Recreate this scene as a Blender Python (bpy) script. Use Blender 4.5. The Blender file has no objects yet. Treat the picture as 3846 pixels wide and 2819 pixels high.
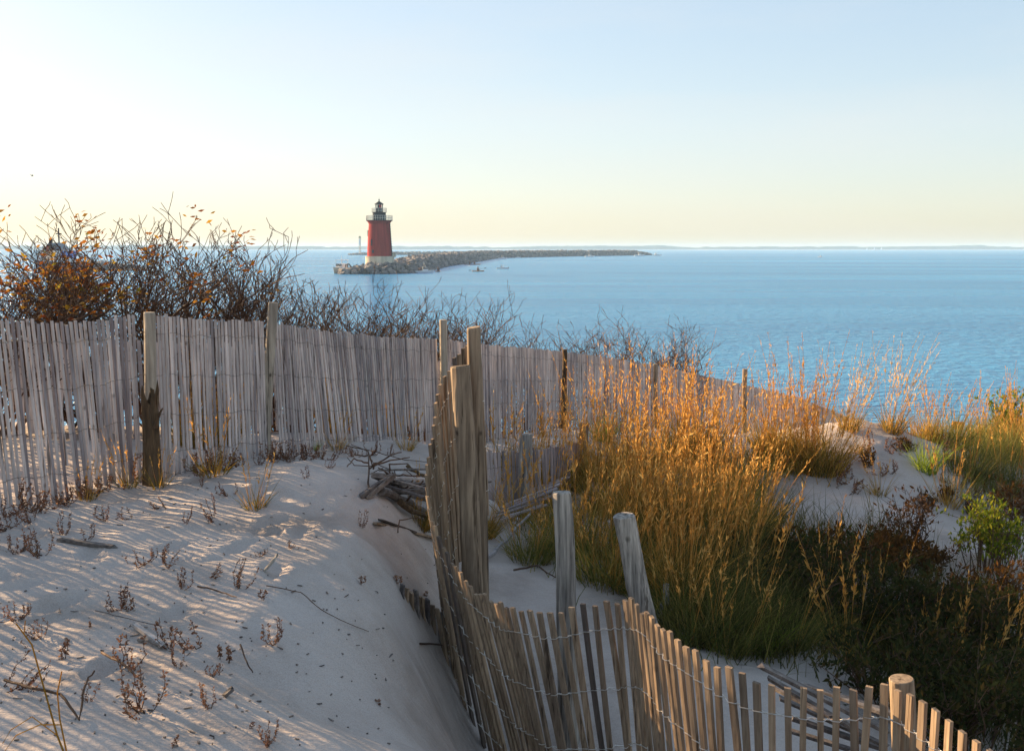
import bpy, math, random
import numpy as np
from mathutils import Vector, Matrix

# ------------------------------------------------------------------ camera, sky, sun, exposure
scene = bpy.context.scene
COL = scene.collection
F_PX, CX, CY, PITCH = 4200.0, 1923.0, 1409.5, math.radians(6.5)
EYE = 1.65
cam_d = bpy.data.cameras.new("camera")
cam = bpy.data.objects.new("camera", cam_d)
COL.objects.link(cam)
cam.location = (0, 0, EYE)
cam.rotation_euler = (math.radians(90) - PITCH, 0, 0)
cam_d.sensor_width = 36.0
cam_d.lens = F_PX / 3846.0 * 36.0
cam_d.clip_start = 0.05
cam_d.clip_end = 20000
scene.camera = cam

SUN_EL, SUN_AZ = math.radians(15.5), math.radians(-53)      # azimuth from +Y, clockwise
world = bpy.data.worlds.new("World")
scene.world = world
world.use_nodes = True
wn, wl = world.node_tree.nodes, world.node_tree.links
wn.clear()
sky = wn.new('ShaderNodeTexSky')
sky.sky_type = 'NISHITA'
sky.sun_disc = False
sky.sun_elevation = SUN_EL
sky.sun_rotation = SUN_AZ
sky.altitude = 0
sky.air_density = 1.0
sky.dust_density = 0.8
sky.ozone_density = 1.6
bg = wn.new('ShaderNodeBackground')
bg.inputs['Strength'].default_value = 0.138
wo = wn.new('ShaderNodeOutputWorld')
sky_gamma = wn.new('ShaderNodeGamma')                 # gamma curve compresses the clear sky's glare and gradient
sky_gamma.inputs['Gamma'].default_value = 0.37
wl.new(sky.outputs[0], sky_gamma.inputs['Color'])
sat = wn.new('ShaderNodeHueSaturation')
sat.inputs['Saturation'].default_value = 1.55
wl.new(sky_gamma.outputs[0], sat.inputs['Color'])
tint = wn.new('ShaderNodeMix'); tint.data_type = 'RGBA'; tint.blend_type = 'MULTIPLY'
tint.inputs[0].default_value = 1.0
tint.inputs[7].default_value = (1.01, 1.02, 1.06, 1)
wl.new(sat.outputs[0], tint.inputs[6])
# faint high cirrus
wtc = wn.new('ShaderNodeTexCoord'); wmp = wn.new('ShaderNodeMapping'); wmp.inputs['Scale'].default_value = (1.6, 2.2, 8.0); wmp.inputs['Rotation'].default_value = (0.0, 0.18, 0.3)
wnz = wn.new('ShaderNodeTexNoise'); wnz.inputs['Scale'].default_value = 1.7; wnz.inputs['Detail'].default_value = 6; wnz.inputs['Roughness'].default_value = 0.55
wrp = wn.new('ShaderNodeValToRGB'); wrp.color_ramp.elements[0].position = 0.45; wrp.color_ramp.elements[1].position = 0.80
wrp.color_ramp.elements[1].color = (0.32, 0.32, 0.32, 1)
wl.new(wtc.outputs['Generated'], wmp.inputs['Vector']); wl.new(wmp.outputs[0], wnz.inputs['Vector']); wl.new(wnz.outputs['Fac'], wrp.inputs['Fac'])
cir = wn.new('ShaderNodeMix'); cir.data_type = 'RGBA'
cir.inputs[7].default_value = (1.86, 1.80, 1.72, 1)
wl.new(wrp.outputs[0], cir.inputs[0]); wl.new(tint.outputs[2], cir.inputs[6])
wl.new(cir.outputs[2], bg.inputs['Color'])
wl.new(bg.outputs[0], wo.inputs['Surface'])

sun_d = bpy.data.lights.new("sun", 'SUN')
sun_d.energy = 5.0
sun_d.angle = math.radians(0.5)
sun_d.color = (1.0, 0.70, 0.40)
sun = bpy.data.objects.new("sun", sun_d)
COL.objects.link(sun)
sdir = Vector((math.sin(SUN_AZ) * math.cos(SUN_EL), math.cos(SUN_AZ) * math.cos(SUN_EL), math.sin(SUN_EL)))
sun.rotation_euler = sdir.to_track_quat('Z', 'Y').to_euler()
sun.location = sdir * 60

scene.view_settings.view_transform = 'Standard'
scene.view_settings.look = 'None'
scene.view_settings.gamma = 1.0
scene.view_settings.exposure = 1.84
scene.view_settings.use_curve_mapping = False
scene.cycles.use_denoising = True
scene.cycles.max_bounces = 8
scene.cycles.transparent_max_bounces = 8
scene.cycles.volume_bounces = 1
scene.cycles.sample_clamp_indirect = 6

rng = np.random.default_rng(11)
R = random.Random(5)
SEA = -5.0
cp, sp = math.cos(PITCH), math.sin(PITCH)

# ------------------------------------------------------------------ survey helpers (design coordinates of the photograph -> metres)
def ray(x, y):
    u, v = (x - CX) / F_PX, -(y - CY) / F_PX
    return np.array([u, cp + v * sp, -sp + v * cp])

def P(x, y, D):
    r = ray(x, y)
    return np.array([0, 0, EYE]) + r * (D / r[1])

def S(x, y):
    r = ray(x, y)
    return np.array([0, 0, EYE]) + r * ((SEA - EYE) / r[2])

# ------------------------------------------------------------------ noise + terrain height
_lat = rng.random((256, 256))
def vnoise(x, y):
    xi, yi = np.floor(x).astype(int), np.floor(y).astype(int)
    fx, fy = x - xi, y - yi
    fx, fy = fx * fx * (3 - 2 * fx), fy * fy * (3 - 2 * fy)
    a, b = _lat[xi & 255, yi & 255], _lat[(xi + 1) & 255, yi & 255]
    c, d = _lat[xi & 255, (yi + 1) & 255], _lat[(xi + 1) & 255, (yi + 1) & 255]
    return (a * (1 - fx) + b * fx) * (1 - fy) + (c * (1 - fx) + d * fx) * fy - 0.5

CTRL = np.array([
    (-6, -6, .15), (0, -6, .1), (7, -6, -.5), (-12, 2, .2), (-9, 8, .1),
    (-5, 0, .1), (0, 0, .0), (3, 0, -.6), (8, 0, -1.2), (-5, 3, .08), (-3, 4, .04), (-1.9, 3.5, .02),
    (-.9, 3.6, -.05), (-1.5, 5, .0), (-3, 6.9, .03), (-2.6, 8.1, .0), (-1.6, 6.4, .0), (-.9, 7.2, -.04),
    (-.58, 3.9, -.17), (-.44, 4.4, -.38), (-.36, 5.2, -.72), (-.21, 6.3, -1.35), (-.15, 4.4, -.55), (-.17, 5.0, -.88), (-.19, 5.7, -1.2), (-.136, 3.9, -.34), (-.7, 4.7, -.2), (-.30, 6.05, -1.05), (-.54, 5.4, -.33), (-.83, 5.6, -.10), (-.617, 6.3, -.35),
    (-.40, 7.6, -.74), (.24, 7.8, -.82), (-.55, 6.95, -.5), (-.43, 6.6, -.72), (-.62, 7.3, -.28), (-.82, 7.8, -.1), (-.05, 8.5, -.76),
    (-.1, 5.9, -1.4), (.1, 5.5, -1.25), (.5, 5.1, -1.18), (.85, 4.6, -1.15), (1.5, 4.1, -1.15), (2.1, 3.4, -1.25), (.1, 3.8, -.7), (.3, 4.4, -1.0), (.27, 6.2, -1.18),
    (1.2, 7.0, -1.02), (.94, 7.5, -.95), (1.0, 8.5, -.80), (1.5, 5.8, -1.15), (2.2, 5.4, -1.3), (.7, 6.2, -1.12), (.2, 7.0, -.98),
    (-2.0, 9.4, -.10), (-1.1, 9.7, -.18), (-.5, 10.4, -.35), (-.8, 12.4, -.52), (.8, 16.4, -1.02), (2.6, 20, -1.6), (5.5, 26.5, -2.75), (11, 35, -4.6),
    (.1, 10.4, -.86), (0.3, 12.4, -.62), (1.3, 9.6, -.70), (1.8, 12.5, -.9), (2.2, 8, -1.15), (3.0, 8.5, -1.5), (3.4, 6.5, -1.6),
    (4.5, 9.5, -1.5), (4.6, 14, -.56), (4.0, 13.6, -.62), (3.9, 11.5, -1.05), (3.0, 11.0, -1.15), (5.4, 11.8, -1.4), (6.4, 15, -1.05), (8.4, 18, -1.3), (6.5, 12, -1.9), (8.5, 13, -2.0),
    (3.0, 16.2, -1.25), (3.8, 18, -1.6), (6, 19, -1.8), (9, 22, -2.2), (14, 20, -2.4), (20, 20, -2.8), (20, 30, -4.6), (14, 28, -3.9),
    (-5, 10, .0), (-4.6, 11.5, -.2), (-2.6, 13.5, -.75), (-1.5, 15.5, -1.2), (.75, 20, -2.1), (2.6, 23, -2.7), (-8, 13, -.4), (-8, 19, -2.8), (-4, 19, -2.7), (0, 24, -3.2),
    (-5, 28, -4.6), (2, 29, -4.3), (-14, 28, -4.9), (6, 34, -4.7), (0, 38, -5.2), (14, 40, -5.3), (-14, 40, -5.6), (20, 44, -5.8), (10, 6, -1.9), (15, 10, -2.1), (8, 8, -1.9)], float)
def _phi(r2): return np.sqrt(r2 + 0.12)
_d2 = ((CTRL[:, None, :2] - CTRL[None, :, :2]) ** 2).sum(-1)
_A = _phi(_d2) + np.eye(len(CTRL)) * -0.02
_zm = CTRL[:, 2].mean()
_W = np.linalg.solve(_A, CTRL[:, 2] - _zm)

def h_base(X, Y):
    X, Y = np.atleast_1d(np.asarray(X, float)), np.atleast_1d(np.asarray(Y, float))
    shp = X.shape
    x, y = np.clip(X.ravel(), -14, 20), np.clip(Y.ravel(), -6, 44)
    out = np.full(x.shape, _zm)
    for i in range(len(CTRL)):
        out += _W[i] * _phi((x - CTRL[i, 0]) ** 2 + (y - CTRL[i, 1]) ** 2)
    return out.reshape(shp)

_fr = random.Random(77)
FOOT = []
for (x0_, y0_, x1_, y1_, n_) in [(-2.6, 4.0, -1.5, 6.6, 9), (-1.9, 7.6, -.9, 6.0, 6), (-1.5, 4.2, -1.0, 7.2, 8), (-2.4, 5.4, -2.9, 6.4, 4)]:
    for i_ in range(n_):
        t_ = i_ / max(1, n_ - 1)
        FOOT.append((x0_ + (x1_ - x0_) * t_ + _fr.gauss(0, .10) + (.1 if i_ % 2 else -.1), y0_ + (y1_ - y0_) * t_ + _fr.gauss(0, .08), math.atan2(y1_ - y0_, x1_ - x0_) + _fr.gauss(0, .25), _fr.uniform(.018, .038)))
def h(X, Y):
    X, Y = np.atleast_1d(np.asarray(X, float)), np.atleast_1d(np.asarray(Y, float))
    z = h_base(X, Y)
    u, v = X * 0.80 - Y * 0.60, X * 0.60 + Y * 0.80           # u runs down-sun, v across it
    lump = vnoise(X * 1.3 + 7, Y * 1.3 + 3) * 0.10 + vnoise(X * 3.1, Y * 3.1) * 0.05
    drift = vnoise(u * 1.6 + 40, v * 5.5 + 9) * 0.030 + vnoise(u * 4 + 80, v * 11) * 0.014
    foot = vnoise(X * 6 + 11, Y * 6 + 5) * 0.030 + vnoise(X * 15 + 1, Y * 15 + 2) * 0.009
    k = np.clip((Y - 2.0) / 3.0, 0.35, 1.0)
    z = z + (lump * 0.75 + drift + foot) * k
    for (fx, fy, fa, fd) in FOOT:
        ca, sa = math.cos(fa), math.sin(fa)
        p_, q_ = (X - fx) * ca + (Y - fy) * sa, -(X - fx) * sa + (Y - fy) * ca
        e = (p_ / .15) ** 2 + (q_ / .06) ** 2
        z = z - fd * np.exp(-e ** 2) + fd * .45 * np.exp(-(np.sqrt(e) - 1.45) ** 2 * 6)
    return np.where(Y > 40, np.minimum(z, -5.3 - (Y - 40) * 0.1), z)

def hz(x, y): return float(h(x, y)[0])

def G(x, y):
    """ground point seen at a survey coordinate"""
    r = ray(x, y)
    ts = np.concatenate([np.arange(2.5, 14, 0.02), np.arange(14, 45, 0.08)])
    pts = np.array([0, 0, EYE]) + ts[:, None] * r
    g = h(pts[:, 0], pts[:, 1])
    hit = np.where(pts[:, 2] <= g)[0]
    p = pts[hit[0]] if len(hit) else pts[-1]
    return np.array([p[0], p[1], hz(p[0], p[1])])

# ------------------------------------------------------------------ mesh helpers
class MB:
    def __init__(s): s.v, s.f, s.n = [], [], 0
    def add(s, v, f):
        v = np.asarray(v, float)
        s.v.append(v)
        s.f.extend([[i + s.n for i in q] for q in f])
        s.n += len(v)
    def box(s, c, sx, sy, sz, ax=(1, 0, 0), ay=(0, 1, 0), az=(0, 0, 1), taper=1.0):
        c = np.asarray(c, float); ax, ay, az = (np.asarray(a, float) for a in (ax, ay, az))
        v = []
        for k, t in ((-1, 1), (1, taper)):
            for i, j in ((-1, -1), (1, -1), (1, 1), (-1, 1)):
                v.append(c + ax * i * sx / 2 * t + ay * j * sy / 2 * t + az * k * sz / 2)
        s.add(v, [(3, 2, 1, 0), (4, 5, 6, 7), (0, 1, 5, 4), (1, 2, 6, 5), (2, 3, 7, 6), (3, 0, 4, 7)])
    def tube(s, pts, rad, n=6, cap=True):
        pts = [np.asarray(p, float) for p in pts]
        if np.isscalar(rad): rad = [rad] * len(pts)
        V, Fc = [], []
        ref = np.array([0.31, 0.17, 0.93])
        for i, p in enumerate(pts):
            t = pts[min(i + 1, len(pts) - 1)] - pts[max(i - 1, 0)]
            t = t / (np.linalg.norm(t) + 1e-12)
            rf = ref if abs(t @ ref) < 0.9 else np.array([0.9, 0.1, -0.3])
            a = np.cross(t, rf); a /= np.linalg.norm(a); b = np.cross(t, a)
            for k in range(n):
                q = 2 * math.pi * k / n
                V.append(p + (a * math.cos(q) + b * math.sin(q)) * rad[i])
        for i in range(len(pts) - 1):
            for k in range(n):
                k2 = (k + 1) % n
                Fc.append((i * n + k, i * n + k2, (i + 1) * n + k2, (i + 1) * n + k))
        if cap:
            Fc.append(tuple(range(n))[::-1]); Fc.append(tuple((len(pts) - 1) * n + k for k in range(n)))
        s.add(V, Fc)
    def lathe(s, prof, c=(0, 0, 0), n=24, cap=True):
        V, Fc = [], []
        for r, z in prof:
            for k in range(n):
                q = 2 * math.pi * k / n
                V.append((c[0] + r * math.cos(q), c[1] + r * math.sin(q), c[2] + z))
        m = len(prof)
        for i in range(m - 1):
            for k in range(n):
                k2 = (k + 1) % n
                Fc.append((i * n + k, i * n + k2, (i + 1) * n + k2, (i + 1) * n + k))
        if cap:
            Fc.append(tuple(range(n))[::-1]); Fc.append(tuple((m - 1) * n + k for k in range(n)))
        s.add(V, Fc)
    def segs(s, p0, p1, r0, r1, n=3):
        p0, p1 = np.asarray(p0, float), np.asarray(p1, float)
        r0, r1 = np.asarray(r0, float), np.asarray(r1, float)
        N = len(p0)
        if N == 0: return
        t = p1 - p0; t /= (np.linalg.norm(t, axis=1, keepdims=True) + 1e-12)
        ref = np.where(np.abs(t[:, 2:3]) > 0.9, np.array([[1., 0, 0]]), np.array([[0, 0, 1.]]))
        a = np.cross(t, ref); a /= (np.linalg.norm(a, axis=1, keepdims=True) + 1e-12)
        b = np.cross(t, a)
        ang = np.arange(n) * 2 * math.pi / n
        ring = a[:, None, :] * np.cos(ang)[None, :, None] + b[:, None, :] * np.sin(ang)[None, :, None]
        V = np.concatenate([p0[:, None] + ring * r0[:, None, None], p1[:, None] + ring * r1[:, None, None]], 1).reshape(-1, 3)
        base = np.arange(N)[:, None] * 2 * n
        F = []
        for k in range(n):
            k2 = (k + 1) % n
            F.append(np.concatenate([base + k, base + k2, base + n + k2, base + n + k], 1))
        s.add(V, np.concatenate(F).tolist())
    def ribbons(s, base, dirs, length, width, droop, K=4, side=None, tipw=0.1):
        """N curved blades: base (N,3), start direction (N,3), droop (N,) bends them to the ground"""
        N = len(base)
        t = np.linspace(0, 1, K + 1)
        d = dirs / np.linalg.norm(dirs, axis=1, keepdims=True)
        hor = d.copy(); hor[:, 2] = 0
        hn = np.linalg.norm(hor, axis=1, keepdims=True); hor = hor / (hn + 1e-9)
        c = base[:, None, :] + d[:, None, :] * (length[:, None] * t)[:, :, None] \
            + hor[:, None, :] * (length * droop)[:, None, None] * (t ** 2)[None, :, None] * 0.8
        c[:, :, 2] -= (length * droop)[:, None] * (t ** 2.2)[None, :] * 0.75
        if side is None:
            q = rng.random(N) * 2 * math.pi
            side = np.stack([np.cos(q), np.sin(q), np.zeros(N)], 1)
        w = width[:, None] * (np.clip(1 - t ** 1.6, tipw, 1)) * 0.5
        L = c - side[:, None, :] * w[:, :, None]; Rr = c + side[:, None, :] * w[:, :, None]
        V = np.stack([L, Rr], 2).reshape(-1, 3)
        b = (np.arange(N)[:, None] * (K + 1) + np.arange(K)[None, :]) * 2
        b = b.reshape(-1, 1)
        s.add(V, np.concatenate([b, b + 1, b + 3, b + 2], 1).tolist())
    def leaves(s, pos, size, dirs=None, wid=0.42):
        pos = np.asarray(pos, float); N = len(pos)
        if N == 0: return
        if dirs is None: dirs = rng.normal(size=(N, 3))
        d = dirs / (np.linalg.norm(dirs, axis=1, keepdims=True) + 1e-9)
        o = np.cross(d, rng.normal(size=(N, 3))); o /= (np.linalg.norm(o, axis=1, keepdims=True) + 1e-9)
        u = np.cross(d, o)
        L = np.broadcast_to(np.asarray(size, float), (N,))[:, None]
        V = np.stack([pos, pos + d * L * .5 + o * L * wid * .5 + u * L * .06, pos + d * L, pos + d * L * .5 - o * L * wid * .5 + u * L * .06], 1).reshape(-1, 3)
        b = np.arange(N)[:, None] * 4
        s.add(V, np.concatenate([b, b + 1, b + 2, b + 3], 1).tolist())
    def build(s, name, mat, parent=None, smooth=False, loc=None):
        v = np.concatenate(s.v) if s.v else np.zeros((0, 3))
        if parent is not None:
            off = np.array(WORLD.get(parent.name, (0, 0, 0)))
        else:
            off = np.array(loc) if loc is not None else np.zeros(3)
        me = bpy.data.meshes.new(name)
        me.from_pydata((v - off).tolist(), [], s.f)
        if smooth:
            me.polygons.foreach_set('use_smooth', [True] * len(me.polygons))
        me.materials.append(mat)
        o = bpy.data.objects.new(name, me)
        COL.objects.link(o)
        if parent is not None:
            o.parent = parent
            WORLD[o.name] = tuple(off)
        else:
            o.location = off
            WORLD[o.name] = tuple(off)
        return o

WORLD = {}
def tag(o, label, cat, group=None, kind=None):
    o['label'] = label; o['category'] = cat
    if group: o['group'] = group
    if kind: o['kind'] = kind
    return o
def thing(name, loc, label, cat, group=None):
    o = bpy.data.objects.new(name, None); COL.objects.link(o)
    o.empty_display_size = 0.1
    o.location = tuple(loc); WORLD[o.name] = tuple(float(a) for a in loc)
    return tag(o, label, cat, group)
def structure(o): o['kind'] = 'structure'; return o
def dup(root, loc, rotz=0.0, scale=1.0, label=None):
    r = root.copy(); COL.objects.link(r)
    r.location = tuple(loc); r.rotation_euler = (0, 0, rotz); r.scale = (scale,) * 3 if np.isscalar(scale) else scale
    if label: r['label'] = label
    for c in root.children:
        k = c.copy(); COL.objects.link(k); k.parent = r
        for g in c.children:
            q = g.copy(); COL.objects.link(q); q.parent = k
    return r

# ------------------------------------------------------------------ materials
def nodes_of(name):
    m = bpy.data.materials.new(name); m.use_nodes = True
    n, l = m.node_tree.nodes, m.node_tree.links
    n.clear()
    out = n.new('ShaderNodeOutputMaterial')
    return m, n, l, out
def ramp(n, stops):
    r = n.new('ShaderNodeValToRGB')
    e = r.color_ramp.elements
    while len(e) < len(stops): e.new(0.5)
    for k, (p, c) in enumerate(stops):
        e[k].position = p; e[k].color = (*c, 1)
    return r
def noise(n, l, vec, scale, detail=3, rough=0.55):
    t = n.new('ShaderNodeTexNoise'); t.inputs['Scale'].default_value = scale
    t.inputs['Detail'].default_value = detail; t.inputs['Roughness'].default_value = rough
    if vec is not None: l.new(vec, t.inputs['Vector'])
    return t
def mapping(n, l, sc, rot=(0, 0, 0), src='Object'):
    tc = n.new('ShaderNodeTexCoord'); mp = n.new('ShaderNodeMapping')
    mp.inputs['Scale'].default_value = sc; mp.inputs['Rotation'].default_value = rot
    l.new(tc.outputs[src], mp.inputs['Vector'])
    return mp.outputs['Vector']
def mixc(n, l, a, b, fac, mode='MULTIPLY'):
    m = n.new('ShaderNodeMix'); m.data_type = 'RGBA'; m.blend_type = mode
    for sock, v in ((m.inputs[0], fac), (m.inputs[6], a), (m.inputs[7], b)):
        if hasattr(v, 'is_linked'): l.new(v, sock)
        else: sock.default_value = v if np.isscalar(v) else (*v, 1)
    return m.outputs[2]

def wood_mat(name, c_lo, c_hi, grain=(70, 70, 4), knots=0.0, rough=0.85, bump=0.4, island=0.35):
    m, n, l, out = nodes_of(name)
    b = n.new('ShaderNodeBsdfPrincipled'); b.inputs['Roughness'].default_value = rough
    b.inputs['Specular IOR Level'].default_value = 0.25
    g = noise(n, l, mapping(n, l, grain), 1.0, 6, 0.65)
    rp = ramp(n, [(0.30, c_lo), (0.70, c_hi)])
    l.new(g.outputs['Fac'], rp.inputs['Fac'])
    col = rp.outputs['Color']
    big = noise(n, l, mapping(n, l, (5, 5, 1.6)), 1.0, 3)
    r2 = ramp(n, [(0.3, (0.62, 0.60, 0.60)), (0.7, (1.15, 1.12, 1.08))]); l.new(big.outputs['Fac'], r2.inputs['Fac'])
    col = mixc(n, l, col, r2.outputs['Color'], 1.0)
    if knots > 0:
        k = n.new('ShaderNodeTexVoronoi'); k.inputs['Scale'].default_value = 7.0
        l.new(mapping(n, l, (1, 1, .8)), k.inputs['Vector'])
        r3 = ramp(n, [(0.05, (0.12, 0.09, 0.07)), (0.13, (1, 1, 1))]); l.new(k.outputs['Distance'], r3.inputs['Fac'])
        col = mixc(n, l, col, r3.outputs['Color'], knots)
    if knots > 0:
        ck = noise(n, l, mapping(n, l, (30, 30, 1.1)), 1.0, 4, 0.7)
        r5 = ramp(n, [(0.36, (0.22, 0.19, 0.17)), (0.42, (1, 1, 1))]); l.new(ck.outputs['Fac'], r5.inputs['Fac'])
        col = mixc(n, l, col, r5.outputs['Color'], 0.9)
    if island > 0:
        ge = n.new('ShaderNodeNewGeometry'); oi = n.new('ShaderNodeObjectInfo')
        ad = n.new('ShaderNodeMath'); ad.operation = 'ADD'; fr = n.new('ShaderNodeMath'); fr.operation = 'FRACT'
        l.new(ge.outputs['Random Per Island'], ad.inputs[0]); l.new(oi.outputs['Random'], ad.inputs[1]); l.new(ad.outputs[0], fr.inputs[0])
        r4 = ramp(n, [(0.0, (1 - island, 1 - island, 1 - island * .9)), (0.5, (1, .98, .96)), (1.0, (1 + island * .5, 1 + island * .4, 1 + island * .35))])
        l.new(fr.outputs[0], r4.inputs['Fac'])
        col = mixc(n, l, col, r4.outputs['Color'], 1.0)
    l.new(col, b.inputs['Base Color'])
    bp = n.new('ShaderNodeBump'); bp.inputs['Strength'].default_value = bump; bp.inputs['Distance'].default_value = 0.004
    l.new(g.outputs['Fac'], bp.inputs['Height']); l.new(bp.outputs[0], b.inputs['Normal'])
    l.new(b.outputs[0], out.inputs['Surface'])
    return m

def leaf_mat(name, stops, trans=0.45, rough=0.6):
    """thin plant tissue: each blade or leaf takes its own tint"""
    m, n, l, out = nodes_of(name)
    ge = n.new('ShaderNodeNewGeometry'); oi = n.new('ShaderNodeObjectInfo')
    mu = n.new('ShaderNodeMath'); mu.operation = 'MULTIPLY_ADD'; mu.inputs[1].default_value = 0.25; 
    l.new(oi.outputs['Random'], mu.inputs[0]); l.new(ge.outputs['Random Per Island'], mu.inputs[2])
    sb = n.new('ShaderNodeMath'); sb.operation = 'MULTIPLY'; sb.inputs[1].default_value = 0.8
    l.new(mu.outputs[0], sb.inputs[0])
    rp = ramp(n, stops); l.new(sb.outputs[0], rp.inputs['Fac'])
    d = n.new('ShaderNodeBsdfDiffuse'); t = n.new('ShaderNodeBsdfTranslucent'); mx = n.new('ShaderNodeMixShader')
    mx.inputs[0].default_value = trans
    l.new(rp.outputs['Color'], d.inputs['Color']); l.new(rp.outputs['Color'], t.inputs['Color'])
    l.new(d.outputs[0], mx.inputs[1]); l.new(t.outputs[0], mx.inputs[2])
    l.new(mx.outputs[0], out.inputs['Surface'])
    return m

def plain_mat(name, c, rough=0.6, var=0.15, scale=6.0, metallic=0.0, bump=0.0, spec=0.5, st=(1, 1, 1)):
    m, n, l, out = nodes_of(name)
    b = n.new('ShaderNodeBsdfPrincipled'); b.inputs['Roughness'].default_value = rough; b.inputs['Metallic'].default_value = metallic; b.inputs['Specular IOR Level'].default_value = spec
    t = noise(n, l, mapping(n, l, st), scale, 4)
    rp = ramp(n, [(0.3, tuple(a * (1 - var) for a in c)), (0.7, tuple(min(1, a * (1 + var)) for a in c))])
    l.new(t.outputs['Fac'], rp.inputs['Fac']); l.new(rp.outputs['Color'], b.inputs['Base Color'])
    if bump:
        bp = n.new('ShaderNodeBump'); bp.inputs['Strength'].default_value = bump; bp.inputs['Distance'].default_value = 0.05
        l.new(t.outputs['Fac'], bp.inputs['Height']); l.new(bp.outputs[0], b.inputs['Normal'])
    l.new(b.outputs[0], out.inputs['Surface'])
    return m

def sand_mat():
    m, n, l, out = nodes_of('dune_sand')
    b = n.new('ShaderNodeBsdfPrincipled'); b.inputs['Roughness'].default_value = 0.95; b.inputs['Specular IOR Level'].default_value = 0.1
    big = noise(n, l, mapping(n, l, (1, 1, 1)), 1.1, 5, 0.6)
    rp = ramp(n, [(0.30, (0.30, 0.25, 0.215)), (0.48, (0.43, 0.37, 0.33)), (0.70, (0.50, 0.44, 0.40))])
    l.new(big.outputs['Fac'], rp.inputs['Fac'])
    fine = noise(n, l, mapping(n, l, (1, 1, 1)), 170, 3, 0.7)
    r2 = ramp(n, [(0.32, (0.72, 0.70, 0.68)), (0.55, (1.02, 1.02, 1.02))]); l.new(fine.outputs['Fac'], r2.inputs['Fac'])
    col = mixc(n, l, rp.outputs['Color'], r2.outputs['Color'], 0.8)
    l.new(col, b.inputs['Base Color'])
    w = noise(n, l, mapping(n, l, (6, 20, 6), (0, 0, math.radians(37))), 1.0, 4, 0.55)
    mid = noise(n, l, mapping(n, l, (1, 1, 1)), 14, 4, 0.6)
    b1 = n.new('ShaderNodeBump'); b1.inputs['Strength'].default_value = 0.55; b1.inputs['Distance'].default_value = 0.03
    b2 = n.new('ShaderNodeBump'); b2.inputs['Strength'].default_value = 0.6; b2.inputs['Distance'].default_value = 0.02
    b3 = n.new('ShaderNodeBump'); b3.inputs['Strength'].default_value = 0.35; b3.inputs['Distance'].default_value = 0.004
    l.new(w.outputs['Fac'], b1.inputs['Height']); l.new(mid.outputs['Fac'], b2.inputs['Height']); l.new(fine.outputs['Fac'], b3.inputs['Height'])
    l.new(b1.outputs[0], b2.inputs['Normal']); l.new(b2.outputs[0], b3.inputs['Normal']); l.new(b3.outputs[0], b.inputs['Normal'])
    l.new(b.outputs[0], out.inputs['Surface'])
    return m

def sea_mat():
    m, n, l, out = nodes_of('bay_water')
    b = n.new('ShaderNodeBsdfPrincipled')
    b.inputs['Roughness'].default_value = 0.22; b.inputs['IOR'].default_value = 1.33; b.inputs['Specular IOR Level'].default_value = 0.25
    patch = noise(n, l, mapping(n, l, (0.004, 0.02, 1)), 1.0, 5)
    rp = ramp(n, [(0.32, (0.018, 0.18, 0.41)), (0.68, (0.06, 0.33, 0.62))]); l.new(patch.outputs['Fac'], rp.inputs['Fac'])
    l.new(rp.outputs['Color'], b.inputs['Base Color'])
    w1 = noise(n, l, mapping(n, l, (0.20, 0.45, 1), (0, 0, math.radians(8))), 1.0, 5, 0.62)
    w2 = noise(n, l, mapping(n, l, (1.0, 2.2, 1), (0, 0, math.radians(-6))), 1.0, 4, 0.6)
    b1 = n.new('ShaderNodeBump'); b1.inputs['Strength'].default_value = 0.9; b1.inputs['Distance'].default_value = 1.3
    b2 = n.new('ShaderNodeBump'); b2.inputs['Strength'].default_value = 1.0; b2.inputs['Distance'].default_value = 0.8
    l.new(w1.outputs['Fac'], b1.inputs['Height']); l.new(w2.outputs['Fac'], b2.inputs['Height'])
    l.new(b1.outputs[0], b2.inputs['Normal']); l.new(b2.outputs[0], b.inputs['Normal'])
    l.new(b.outputs[0], out.inputs['Surface'])
    return m

M = {}
M['sand'] = sand_mat()
M['sea'] = sea_mat()
M['picket_far'] = wood_mat('weathered_lath_grey', (0.37, 0.335, 0.325), (0.67, 0.615, 0.59), knots=0.6, island=0.45)
M['picket_old'] = wood_mat('old_lath_grey', (0.26, 0.22, 0.215), (0.48, 0.42, 0.41), island=0.35)
M['picket_near'] = wood_mat('weathered_lath_brown', (0.19, 0.135, 0.088), (0.42, 0.32, 0.22), knots=0.4, island=0.35)
M['picket_dark'] = wood_mat('dark_lath', (0.07, 0.055, 0.045), (0.16, 0.13, 0.11), island=0.3)
M['post_pale'] = wood_mat('pale_post_wood', (0.25, 0.215, 0.17), (0.49, 0.43, 0.35), (40, 40, 3), knots=0.9, island=0)
M['post_warm'] = wood_mat('warm_post_wood', (0.12, 0.085, 0.058), (0.37, 0.285, 0.20), (45, 45, 2.5), knots=0.85, island=0)
M['post_grey'] = wood_mat('silvered_post_wood', (0.06, 0.055, 0.05), (0.52, 0.48, 0.43), (45, 45, 2.0), knots=0.6, island=0, bump=0.8)
M['bark'] = wood_mat('stump_bark', (0.045, 0.03, 0.018), (0.17, 0.11, 0.06), (50, 50, 6), island=0, bump=1.0)
M['drift'] = wood_mat('driftwood_grey', (0.07, 0.06, 0.055), (0.27, 0.24, 0.22), (30, 30, 30), island=0.4)
M['drift_pale'] = wood_mat('driftwood_pale', (0.30, 0.28, 0.27), (0.55, 0.52, 0.50), (30, 30, 30), island=0.3)
M['twig'] = wood_mat('shrub_bark', (0.045, 0.027, 0.018), (0.16, 0.095, 0.06), (30, 30, 30), island=0.4, bump=0)
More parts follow.
